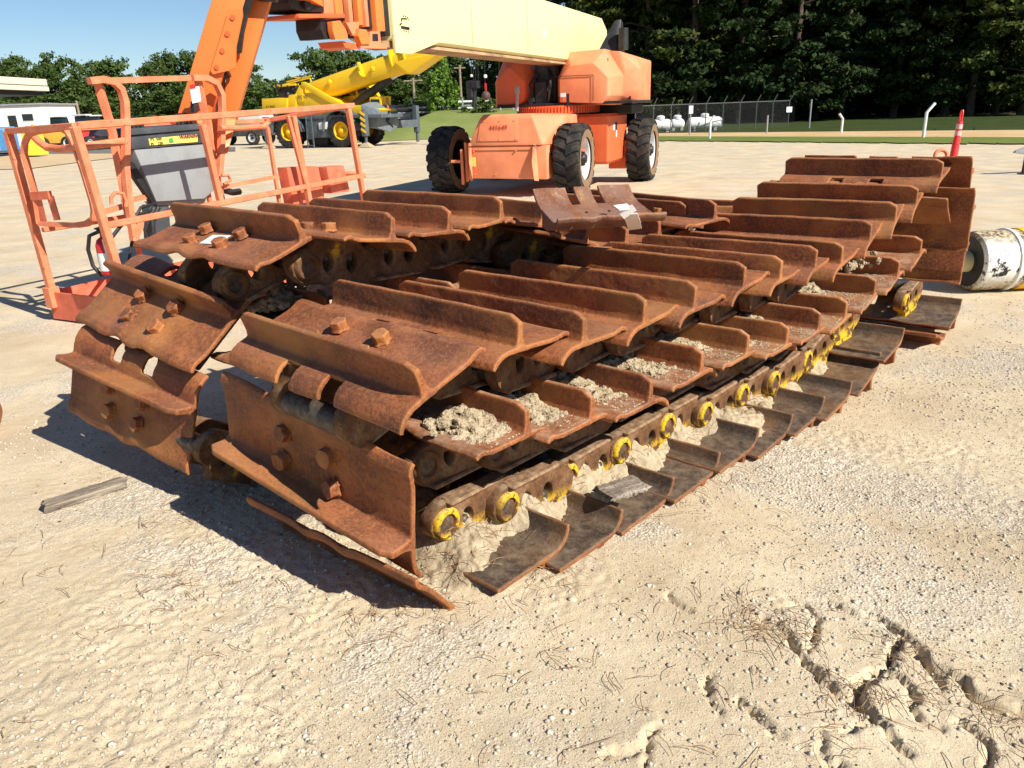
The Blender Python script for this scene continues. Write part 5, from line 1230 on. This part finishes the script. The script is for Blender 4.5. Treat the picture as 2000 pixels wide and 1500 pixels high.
def young(seed, h=5.5):
    rg = random.Random(seed); bl = [(h*.16*math.cos(i*2.4)*(1-i/20), h*.16*math.sin(i*2.4)*(1-i/20), h*(.14+.05*i), h*.12*(1.1-i/24), h*.12*(1.1-i/24), h*.10) for i in range(16)]
    return crown(bl, 5000, h*.02, seed, M_LL, "young_crown"), trunk_mesh(h*.8, .07, bl[::3], seed)
BR = [broad(s) for s in (21, 22, 23, 24)]; PI = [pine(s) for s in (31, 32, 33, 34)]; YG = young(41)
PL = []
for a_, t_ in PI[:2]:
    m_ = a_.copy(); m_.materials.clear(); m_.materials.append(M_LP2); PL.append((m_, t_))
def put_tree(name, src, loc, sc, rz, label, cat, group, szc=None):
    e = empty(name, loc, rz, label, cat, group); e.scale = (sc*(szc or 1), sc*(szc or 1), sc)
    link("crown", src[0], e); link("trunk", src[1], e); return e
rg = random.Random(77)
# left and middle tree line: (px, top px y, distance)
line = [(-60, 125, 96), (12, 122, 92), (48, 104, 98), (85, 128, 90), (120, 112, 96), (165, 140, 92), (205, 118, 100), (250, 116, 96), (300, 132, 92), (345, 104, 98), (385, 98, 96), (430, 118, 94), (480, 128, 92), (518, 150, 100), (556, 158, 110), (585, 160, 104),
        (625, 100, 92), (668, 92, 88), (700, 96, 92), (745, 104, 90), (790, 112, 88), (832, 108, 86), (870, 96, 90), (905, 104, 88), (948, 98, 86), (985, 110, 84), (1030, 66, 86), (1075, 22, 82), (1110, 12, 84), (1140, 18, 80), (1165, 60, 76)]
for i, (px, ty_, Y) in enumerate(line):
    g0 = atY(px, 250, Y); top = atY(px, ty_, Y); h = top.z+.3
    put_tree("broadleaf_tree", BR[i % 4], (g0.x, Y, 0), h/11.3, rg.uniform(0, 6.28), "leafy broad tree in the distant line of trees beyond the yard", "tree", "leafy trees beyond the yard", max(.95, 9.0/h))
for i in range(26):   # lower understorey that closes the line
    px = -60+i*48+rg.uniform(-10, 10); Y = 80+rg.uniform(-4, 10); g0 = atY(px, 250, Y)
    if px > 520 and px < 600: Y = 100
    put_tree("broadleaf_tree", BR[(i+2) % 4], (g0.x, Y, -.5), rg.uniform(.36, .46), rg.uniform(0, 6.28), "low bushy tree filling the gap beneath the distant leafy trees", "tree", "low bushy trees beyond the yard", 1.9)
g0 = atY(866, 250, 58); put_tree("young_tree", YG, (g0.x, 58, .5), .98, 1, "bright green young tree on the grassy bank beside the utility pole", "tree", None, 1.05)
g0 = atY(893, 250, 60); put_tree("young_tree", YG, (g0.x, 60, .3), .58, 3, "smaller light green young tree right of the bright one", "tree", None, 1.3)
for j, (px, Y, s_, lb) in enumerate(((945, 55, .42, "low green bush on the bank left of the boom lift"), (820, 62, .5, "low green bush on the bank behind the crane outrigger"))):
    g0 = atY(px, 250, Y); put_tree("bush", BR[j], (g0.x, Y, -.6), s_*.6, j, lb, "bush", None, 1.7)
# pine wood on the right: rows, some front trees have sunlight painted into their foliage colour
front = [(1215, 68), (1262, 60), (1300, 64), (1352, 58), (1395, 62), (1440, 58), (1492, 60), (1545, 57), (1590, 61), (1640, 58), (1690, 62), (1742, 57), (1790, 60), (1840, 56), (1890, 54), (1940, 57), (1990, 54), (2045, 57), (2110, 54)]
for i, (px, Y) in enumerate(front):
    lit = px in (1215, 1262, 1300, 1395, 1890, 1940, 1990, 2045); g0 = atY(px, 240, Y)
    put_tree("pine_tree", PL[i % 2] if lit else PI[i % 4], (g0.x, Y, 0), rg.uniform(.82, 1.02), rg.uniform(0, 6.28), "pine with sunlight painted into its yellow green clumps at the front of the wood" if lit else "tall dark pine in the wood at the right, dense shaded crown", "tree", "sunlit-painted pines at the wood's front" if lit else "pines of the dark wood", 1.15)
for r_, (Y, st, n0) in enumerate(((66, 3.0, 0), (75, 3.4, 1), (86, 3.9, 2))):
    for i in range(17 if r_ < 2 else 15):
        g0 = atY(1205+r_*2, 240, Y); x = g0.x+i*st+rg.uniform(-.7, .7)
        put_tree("pine_tree", PI[(i+n0) % 4], (x, Y+rg.uniform(-2, 2), 0), rg.uniform(.95, 1.15)*(1+.08*r_), rg.uniform(0, 6.28), "tall dark pine in the wood at the right, dense shaded crown", "tree", "pines of the dark wood", 1.3)
for i in range(20):
    g0 = atY(1215+i*47, 240, 62); put_tree("pine_tree", PI[i % 4], (g0.x, 63+rg.uniform(-1, 3), -1.0), rg.uniform(.26, .38), rg.uniform(0, 6.28), "low shaded pine filling the foot of the dark wood", "tree", "young pines at the foot of the wood", 2.2)
# ================================================================== FENCES, POSTS, TANKS
M_FNC = paint("dull_fence_steel", (.10, .105, .105), .6, .2, (.05, .05, .05), 4)
M_GALV = paint("galvanised_steel", (.30, .31, .32), .5, .2, (.15, .15, .15), 4)
def vpost(name, px, py, pytop, r, mat, label, cat, group=None, bend=None, Yo=None, sq=False):
    b0 = at(px, py, 0); top = atY(px, pytop, b0.y); h = top.z
    e = empty(name, b0, 0, label, cat, group); b = MB()
    if bend: b.tube([(0, 0, -.1), (0, 0, h*.74), (bend*h*.5, 0, h)], r, 10)
    else: b.tube([(0, 0, -.1), (0, 0, h)], r, 8)
    b.build("shaft", mat, e); return e, h
vpost("bent_post", 1386, 272, 226, .05, M_WP, "white post with its top bent to the right, in front of the gas tanks", "post", None, .32)
vpost("bent_post", 1643, 260, 222, .05, M_WP, "white post with its top bent to the left, midway along the verge", "post", None, -.42)
vpost("bent_post", 1803, 270, 202, .055, M_WP, "tall white post with its top bent right, beside the red marker post", "post", None, .42)
vpost("plain_post", 1580, 251, 194, .04, M_GALV, "tall thin grey post standing alone before the dark pines", "post"); vpost("plain_post", 1497, 262, 225, .04, M_GALV, "short thin grey post at the right end of the wire fence", "post")
e, h = vpost("sign_post", 1347, 265, 210, .035, M_GALV, "grey post carrying a small blank white sign by the gas tanks", "sign"); b = MB(); b.box((0, -.05, h-.1), (.20, .02, .36), bev=.004); b.build("sign_plate", M_WP, e)
# chain-link compound fence
fa, fb = at(1240, 264), at(1538, 250); fdir = (fb-fa).normalized(); FL = (fb-fa).length; fh = 1.4
FN = empty("chain_link_fence", fa, math.atan2(fdir.y, fdir.x), "grey wire mesh fence with cranked post tops round the gas tanks", "fence")
b = MB(); nposts = 9
b.tube([(0, 0, fh), (FL, 0, fh)], .025, 6); b.tube([(FL, 0, fh), (FL+1, 7, fh)], .025, 6); b.build("top_rail", M_FNC, FN)
for i in range(nposts+1):
    x = FL*i/nposts; b = MB(); b.tube([(x, 0, -.1), (x, 0, fh), (x+.12, -.15, fh+.35)], .03, 6); b.build("fence_post", M_FNC, FN)
b = MB(); vs = []; fs = []; st = .16; n = int((FL+fh)/st)
for i in range(n):
    for s_ in (1, -1):
        x0 = i*st; p0, p1 = ((x0-fh, 0), (x0, fh)) if s_ > 0 else ((x0, 0), (x0-fh, fh))
        def clip(p, q):
            (xa, za), (xb, zb) = p, q
            def cutx(x): t = (x-xa)/(xb-xa); return (x, za+(zb-za)*t)
            if xa < 0: p = cutx(0)
            if xb < 0: q = cutx(0)
            if xa > FL: p = cutx(FL)
            if xb > FL: q = cutx(FL)
            return p, q
        if max(p0[0], p1[0]) <= 0 or min(p0[0], p1[0]) >= FL: continue
        p0, p1 = clip(p0, p1); w_ = .004; a = len(vs); vs += [(p0[0]-w_, -.03, p0[1]), (p0[0]+w_, -.03, p0[1]), (p1[0]+w_, -.03, p1[1]), (p1[0]-w_, -.03, p1[1]), (p0[0], -.022, p0[1]), (p1[0], -.022, p1[1])]; fs += [(a, a+1, a+2, a+3), (a, a+3, a+5, a+4), (a+1, a+4, a+5, a+2)]
b.add(vs, fs); b.build("wire_mesh", M_FNC, FN, 0)
b = MB(); b.box((FL*.995, -.08, fh-.45), (.35, .02, .28)); b.build("fence_sign", M_WP, FN)
def tank(px0, px1, py, Y, r, label):
    a, c = atY(px0, py, Y), atY(px1, py, Y); L = (c-a).length; e = empty("gas_tank", ((a.x+c.x)/2, Y, 0), 0, label, "tank", "white gas tanks")
    zc = atY((px0+px1)/2, py, Y).z; b = MB(); pr = [(0, -L/2)]+[(r*math.sin(i*math.pi/12), -L/2+r*.8-r*.8*math.cos(i*math.pi/12)) for i in range(1, 7)]+[(r*math.sin(math.pi/2-i*math.pi/12), L/2-r*.8+r*.8*math.sin(i*math.pi/12)) for i in range(0, 6)]+[(0, L/2)]
    b.lathe(pr, 24, Matrix.Translation((0, 0, zc)) @ Matrix.Rotation(R(90), 4, 'Y')); b.build("shell", M_WP, e)
    b = MB(); b.lathe([(0, 0), (.22, 0), (.22, .16), (.12, .22), (0, .22)], 16, Matrix.Translation((0, 0, zc+r-.03))); b.build("valve_dome", M_WP, e)
    for s_ in (-1, 1): b = MB(); b.box((s_*L*.28, 0, (zc-r*.7)/2), (.15, r*1.5, zc-r*.7)); b.build("saddle", M_GALV, e)
tank(1268, 1312, 244, 43.5, .29, "left white gas tank nearest the boom lift wheel"); tank(1308, 1337, 242, 45.5, .29, "middle white gas tank partly behind its neighbours"); tank(1341, 1411, 240, 44, .31, "right white gas tank, the longest of the three, with a valve dome")
# utility poles
def upole(px, py, pyt, Y, label, arm=None):
    b0 = atY(px, py, Y); t_ = atY(px, pyt, Y); e = empty("utility_pole", (b0.x, Y, 0), 0, label, "pole"); b = MB(); b.tube([(0, 0, 0), (0, 0, t_.z)], [.13, .09], 8); b.build("pole", M_POLE, e)
    if arm: b = MB(); b.box((0, 0, t_.z-.2), (arm, .1, .1)); b.build("cross_arm", M_POLE, e)
k = NT("weathered_pole_wood"); n = k.noise(8, 5); M_POLE = k.out(k.mix(k.val(n, .4, .6), (.22, .17, .12), (.34, .27, .2)), .9)
upole(903, 235, 127, 66, "pale wooden utility pole behind the bright young tree", .9); upole(812, 230, 152, 66, "wooden utility pole with a cross arm right of the yellow crane", 1.5); upole(160, 250, 196, 75, "short grey pole among the trees above the small machines")
# white stacked rails and stored frames on the bank
for j, (px, lb) in enumerate(((905, "white rail rack on the bank below the hook block"), (935, "white rail rack with a leaning pale bar"), (978, "white and grey rail rack beside the dark red hood"))):
    Y = 56; q = atY(px, 225, Y); e = empty("rail_rack", (q.x, Y, 0), .1*j, lb, "rack"); b = MB()
    b.beam((0, 0, .3), (0, 0, 2.3), .1); b.beam((.9, 0, .3), (.9, 0, 2.1), .1); b.build("upright", M_GALV, e)
    for i in range(4):
        b = MB(); b.beam((-.3, 0, .8+i*.42), (1.0, 0, .8+i*.42), .07, .12); b.build("rail", M_WP, e)
    if j == 1: b = MB(); b.beam((-.2, -.1, .3), (.7, -.1, 1.8), .1, .1); b.build("leaning_bar", paint("pale_yellow_bar", (.6, .55, .3)), e)
# pipe racks behind the crane
e = empty("pipe_rack", atY(780, 232, 60), 0, "long low rack of stacked pipes behind the crane", "rack"); e.location.z = 0
for i in range(7): b = MB(); b.tube([(-4+rg.random(), rg.uniform(-.4, .4), .9+.17*i), (6+rg.random()*2, rg.uniform(-.4, .4), .95+.17*i)], .07, 6); b.build("pipe", M_GALV if i % 2 else M_BLK, e)
for i in range(5): b = MB(); b.beam((-3.6+i*2.3, 0, 0), (-3.6+i*2.3, 0, 2.4), .12); b.build("rack_post", M_GALV, e)
# ================================================================== LEFT SIDE: buildings and yard machines
q = atY(20, 150, 40); AW = empty("open_shed", (atY(0, 200, 40).x-4, 40, 0), 0, "cream shed roof with a sloping brace at the top left edge", "shed")
x1 = atY(36, 160, 40).x-AW.location.x; z1 = atY(36, 166, 40).z; z0 = atY(5, 150, 40).z
b = MB(); b.box((x1/2-3, 0, z1+.18), (x1+6, 5, .32), bev=.02); b.box((x1/2-3, 0, z1-.12), (x1+6.0, 5.1, .22), bev=.01); b.build("roof", paint("cream_sheet", (.72, .68, .55)), AW)
b = MB(); b.box((x1/2-3, 0, z1-.35), (x1+5.6, 4.6, .18)); b.build("ceiling", M_BLK, AW)
b = MB(); b.beam((x1-.1, -2.4, z1-.2), (x1-3.2, -2.4, z1-2.4), .12); b.build("brace", M_WP, AW); b = MB(); b.beam((x1-3.3, -2.4, 0), (x1-3.3, -2.4, z1), .2); b.build("shed_post", M_WP, AW)
Y = 62; qa, qb = atY(-70, 205, Y), atY(78, 205, Y); wdt = qb.x-qa.x; hgt = atY(40, 206, Y).z
OF = empty("site_office", (qb.x, Y, 0), 0, "white site office with dark windows beneath the trees at the left edge", "building")
b = MB(); b.box((-wdt/2, 2.5, hgt/2), (wdt, 5, hgt), bev=.03); b.build("wall", M_WP, OF); b = MB(); b.box((-wdt/2, 2.5, hgt+.06), (wdt+.3, 5.3, .12), bev=.02); b.build("roof", M_GALV, OF)
for (x0, x1_, y0, y1_) in ((43, 66, 223, 235), (15, 36, 226, 248)):
    p, r2 = atY(x0, y0, Y), atY(x1_, y1_, Y); b = MB(); b.box(((p.x+r2.x)/2-qb.x, -.02, (p.z+r2.z)/2), (r2.x-p.x, .08, p.z-r2.z), bev=.01); b.build("window", M_GLASS, OF)
M_BLU = paint("blue_paint", (.10, .32, .62), .5, .2); M_RED2 = paint("red_paint", (.5, .03, .03), .5, .2)
def vehicle(name, px, py, Y, L, col, label, cat, kind, rz=0.):
    q = atY(px, py, Y); e = empty(name, (q.x, Y, 0), rz, label, cat)
    if kind == 'box':
        b = MB(); b.box((0, 0, .75), (L, 1.2, 1.2), bev=.05); b.build("body", col, e); b = MB(); b.box((0, 0, 1.42), (L*.9, 1.1, .1), bev=.02); b.build("lid", col, e)
        b = MB(); b.box((0, -.62, .75), (L*.06, .05, 1.1)); b.build("rib", M_GALV, e)
    elif kind == 'machine':
        b = MB(); b.hull([(-L/2, -.6, .4), (L/2, -.6, .4), (-L/2, .6, .4), (L/2, .6, .4), (-L/2, -.5, 1.0), (L*.3, -.5, 1.1), (-L/2, .5, 1.0), (L*.3, .5, 1.1)], .05); b.build("body", col, e)
        b = MB(); b.hull([(-L*.1, -.5, 1.0), (L*.25, -.5, 1.0), (-L*.05, -.45, 1.9), (L*.2, -.45, 1.9), (-L*.1, .5, 1.0), (L*.25, .5, 1.0), (-L*.05, .45, 1.9), (L*.2, .45, 1.9)], .04); b.build("cab", M_GLASS, e)
        b = MB(); b.box((L*.07, 0, 1.95), (L*.36, 1.1, .08), bev=.02); b.build("cab_roof", M_WP, e)
        b = MB(); b.tube([(-L*.3, -.3, 1.0), (-L*.55, -.3, 1.5), (-L*.8, -.3, .5)], .09, 8); b.build("loader_arm", col, e)
        for x in (-L*.32, L*.32):
            for y in (-.65, .65): put_wheel(e, (x, y, .4), (0, -1 if y < 0 else 1, 0), (mt3, mr3, mh3, None), None)
    elif kind == 'bin':
        b = MB(); b.hull([(-L/2, -.5, .1), (L/2, -.5, .1), (-L/2, .5, .1), (L/2, .5, .1), (-L*.42, -.4, 1.2), (L*.42, -.4, 1.2), (-L*.42, .4, 1.2), (L*.42, .4, 1.2)], .03); b.build("body", col, e); b = MB(); b.box((0, 0, 1.24), (L*.9, .9, .08), bev=.02); b.build("lid", col, e)
Yv = 52
vehicle("blue_cabinet", 8, 270, 46, .9, M_BLU, "tall pale blue cabinet beside the road at the left edge", "cabinet", 'box'); vehicle("waste_bin", 68, 285, 40, .7, paint("lime_paint", (.6, .62, .05)), "lime yellow bin at the roadside seen through the basket gate", "bin", 'bin')
vehicle("skip", 105, 262, 56, 3.4, paint("deep_blue_paint", (.03, .08, .35)), "deep blue skip behind the yellow machine at left", "skip", 'box')
vehicle("compact_loader", 118, 272, 50, 2.4, paint("ochre_paint", (.62, .36, .05)), "small yellow loader parked by the road in front of the blue skip", "loader", 'machine')
vehicle("compact_loader", 186, 268, 54, 2.4, paint("loader_yellow", (.66, .44, .04)), "small yellow loader with a glazed cab further right along the road", "loader", 'machine', .3)
vehicle("compact_loader", 168, 276, 47, 1.2, M_RED2, "small red loader parked close beside the yellow one", "loader", 'machine', 1.2)
vehicle("waste_bin", 86, 275, 52, .9, M_RED2, "red bin beside the deep blue skip", "bin", 'bin')
vehicle("white_van", 515, 252, 70, 4.6, M_WP, "white van far behind the boom lift jib", "van", 'machine')
# ================================================================== SMALL THINGS ROUND THE TRACKS
# marker post behind the far fold
b0 = at(1864, 312, 0); MPY = 7.6
b0 = atY(1862, 322, MPY); b0.z = 0
MP = empty("marker_post", b0, 0, "leaning red plastic marker post with a loop handle behind the far fold", "marker post")
tp = atY(1880, 214, MPY+.1)-b0; base_ = Vector((-.05, 0, 0)); ax_ = (tp-base_); T = axis_frame(base_, ax_); Lp = ax_.length
M_RP = paint("marker_red_plastic", (.78, .035, .03), .4, .12, (.5, .2, .15), 6, 0, .4, .1)
b = MB(); b.lathe([(0, 0), (.040, 0), (.037, Lp*.6), (.032, Lp*.80), (.026, Lp*.82), (.026, Lp*.91), (.020, Lp*.925), (0, Lp*.925)], 20, T); b.build("tube", M_RP, MP)
for z0_ in (.825, .87): b = MB(); b.lathe([(.027, Lp*z0_), (.0285, Lp*z0_), (.0285, Lp*(z0_+.032)), (.027, Lp*(z0_+.032))], 20, T, True); b.build("reflective_band", paint("worn_pale_band", (.75, .42, .40)), MP)
b = MB(); pts = [T @ Vector(p) for p in ((-.018, 0, Lp*.92), (-.02, 0, Lp*.975), (-.010, 0, Lp*.995), (.010, 0, Lp*.995), (.02, 0, Lp*.975), (.018, 0, Lp*.92))]; b.tube(pts, .007, 8); b.build("loop_handle", M_RP, MP)
b = MB(); b.lathe([(0, 0), (.2, 0), (.2, .03), (.08, .07), (.05, .08), (0, .08)], 28, Matrix.Translation((-.05, 0, 0))); b.build("rubber_base", M_BLK, MP)
# painted steel cylinder on the ground at the right
c0 = at(1893, 574, 0); yaw = R(4)
k = NT("flaking_black_white_paint"); n = k.noise(7, 8, .72, .3); n2 = k.noise(30, 6, .75); x, y, z = k.sep()
f = k.math('ADD', n, k.math('MULTIPLY', k.math('SUBTRACT', n2, .5), .35))
c = k.mix(k.val(f, .43, .47), (.018, .018, .020, 1), (.80, .79, .74, 1))
low = k.val(k.math('ADD', y, k.math('MULTIPLY', n, .25)), .06, .16)   # towards the ground side the primer shows tan
c = k.mix(k.val(k.noise(3, 6, .7), .55, .7), c, (.50, .44, .34, 1)); c = k.mix(low, c, k.mix(k.val(n2, .45, .55), (.62, .50, .30, 1), (.13, .10, .07, 1)))
M_FLK = k.out(c, .55, 0, k.bump(k.val(f, .49, .53), .4, .004), .35)
PC = empty("steel_cylinder", c0, 0, "fat steel cylinder with flaking black and white paint and a yellow end", "cylinder")
r_ = .235; ax = Vector((math.cos(yaw), math.sin(yaw), -.0)); T = frame((0.02, .13, r_+.0), Vector((0, 0, 1)).cross(ax), Vector((0, 0, -1)), ax)
T = frame((0.02, .13, r_), ax.cross(Vector((0, 0, -1))), Vector((0, 0, -1)), ax)
b = MB(); b.lathe([(0, 0), (r_*.86, 0), (r_*.97, .015), (r_, .04), (r_, .27)], 64, T); b.build("drum", M_FLK, PC)
b = MB(); b.lathe([(r_, .27), (r_+.012, .275), (r_+.012, .30), (r_, .305)], 64, T); b.build("ridge", M_WP, PC)
b = MB(); b.lathe([(r_, .305), (r_+.003, .36)], 64, T); b.build("drum", M_FLK, PC)
b = MB(); b.lathe([(r_, .36), (r_+.01, .365), (r_+.01, 1.3), (0, 1.3)], 64, T); b.build("yellow_end", M_YP, PC)
b = MB(); b.lathe([(0, -.002), (r_*.84, -.002), (r_*.84, .004)], 48, T); b.build("end_face", M_BLK, PC)
b = MB(); b.lathe([(0, -.75), (.06, -.75), (.06, -.45), (.085, -.45), (.085, -.002)], 32, T); b.build("spigot", paint("worn_cream_paint", (.7, .58, .3), .5, .6, (.3, .2, .06), 5), PC)
# orange ring lying on the far shoe
RG_ = empty("orange_ring", at(1838, 305, 1.16), 0, "orange lifting ring behind the highest shoe of the pile", "lifting ring"); b = MB()
pts = arc(Vector((0, 0, 0)), .035, -20, 200, 12, Vector((1, 0, 0)), Vector((0, .2, 1)).normalized()); b.tube(pts, .011, 10); b.build("ring", M_OR, RG_)
b = MB(); b.box((.0, .01, -.02), (.09, .02, .03), bev=.006); b.build("ring_base", M_TRAY, RG_)
# wire seal with pale beads on the highest shoe
WS = empty("wire_seal", at(1620, 328, 1.095), 0, "dark wire with a few pale beads lying on the highest shoe", "wire"); b = MB()
P_ = [at(x, y, 1.10)-WS.location for x, y in ((1583, 332), (1600, 330), (1618, 329), (1632, 330), (1645, 334))]; b.tube(P_, .0035, 6); b.build("wire", M_BLK, WS)
for i in range(3): b = MB(); b.lathe([(0, -.007), (.008, -.004), (.009, 0), (.008, .004), (0, .007)], 10, Matrix.Translation(P_[3].lerp(P_[4], i*.4)+Vector((0, 0, .008)))); b.build("bead", M_WP, WS)
# weathered timber
k = NT("weathered_timber"); k.co = k.tc.outputs['Object']
mp = k.n.new("ShaderNodeMapping"); mp.inputs['Scale'].default_value = (1.5, 22, 22); k.L(k.co, mp.inputs[0]); g = k.noise(3, 6, .7, .4, mp.outputs[0])
M_WOOD = k.out(k.ramp(g, [(.3, (.05, .04, .032)), (.48, (.20, .165, .125)), (.62, (.36, .31, .25)), (.75, (.46, .41, .34))]), .9, 0, k.bump(g, .8, .006))
def board(name, p0, p1, w_, h_, label, rough=.004, seed=0, roll=0):
    d = p1-p0; L = d.length; e = empty(name, p0.lerp(p1, .5), math.atan2(d.y, d.x), label, "board")
    rg = random.Random(seed); bm = bmesh.new(); N = 26; secs = []
    for i in range(N+1):
        x = -L/2+L*i/N; je = rg.uniform(-.01, .01) if 0 < i < N else 0; sec = []
        for y, z in ((-.5, 0), (-.5, .5), (-.46, 1), (-.15, 1), (.2, 1), (.46, 1), (.5, .5), (.5, 0)):
            ex_ = rg.uniform(-.012, .012) if i in (0, N) else 0
            sec.append(bm.verts.new((x+ex_, y*w_+rg.uniform(-rough, rough), z*h_+rg.uniform(-rough, rough)*.5)))
        secs.append(sec)
    for i in range(N):
        for j in range(8): bm.faces.new([secs[i][j], secs[i+1][j], secs[i+1][(j+1) % 8], secs[i][(j+1) % 8]])
    bm.faces.new(secs[0]); bm.faces.new(list(reversed(secs[-1])))
    m_ = MB(); m_.bm(bm); o = m_.build("timber", M_WOOD, e, 30); return e
e = board("wooden_board", at(88, 998, .0), at(246, 948, .0), .055, .038, "grey weathered board lying on the sand left of the tracks", .0025, 1)
s0 = at(1178, 968, .135); s1 = at(1250, 945, .135); e = board("wooden_board", s0, s1, .12, .014, "short splintered board lying across a dark upturned pad", .006, 2)
# wheel chock by the front left tyre of the lift
CK = empty("wheel_chock", at(858, 374, 0), R(-21), "small pale wedge in front of the lift's left front tyre", "chock"); b = MB(); b.hull([(-.16, -.18, 0), (.16, -.18, 0), (-.16, .22, 0), (.16, .22, 0), (-.16, .2, .17), (.16, .2, .17)], .01); b.build("wedge", paint("chock_tan", (.6, .5, .3)), CK); b = MB(); b.box((0, -.165, .06), (.16, .03, .05)); b.build("grip", M_BLK, CK)
# bits at the picture's edges
RE = empty("rusty_drum_end", at(-22, 842, 0), 0, "rounded rusty steel end poking in at the left edge", "steel part"); b = MB(); b.lathe([(0, -.3), (.12, -.3), (.125, -.1), (.10, .02), (.05, .05), (0, .055)], 28, axis_frame((0.02, 0, .11), (1, .15, .05))); b.build("shell", M_RUST, RE)
b = MB(); b.lathe([(.126, -.12), (.135, -.12), (.135, -.09), (.126, -.09)], 28, axis_frame((.02, 0, .11), (1, .15, .05)), True); b.build("rib", M_RUST, RE)
TC = empty("trailer_coupling", atY(1992, 300, 15), 0, "grey trailer coupling at the right edge of the yard", "coupling"); TC.location.z = 0
b = MB(); b.beam((.1, 0, .42), (1.6, .2, .45), .10, .10, bev=.01); b.hull([(-.12, -.05, .40), (-.12, .05, .40), (.12, -.07, .36), (.12, .07, .36), (.12, -.07, .50), (.12, .07, .50), (-.1, 0, .45)], .01); b.build("drawbar", M_GALV, TC)
b = MB(); b.cyl((.12, 0, .36), (.12, 0, .0), .025); b.lathe([(0, 0), (.09, 0), (.09, .02), (0, .03)], 16, Matrix.Translation((.12, 0, 0))); b.build("jockey_leg", M_BLK, TC)
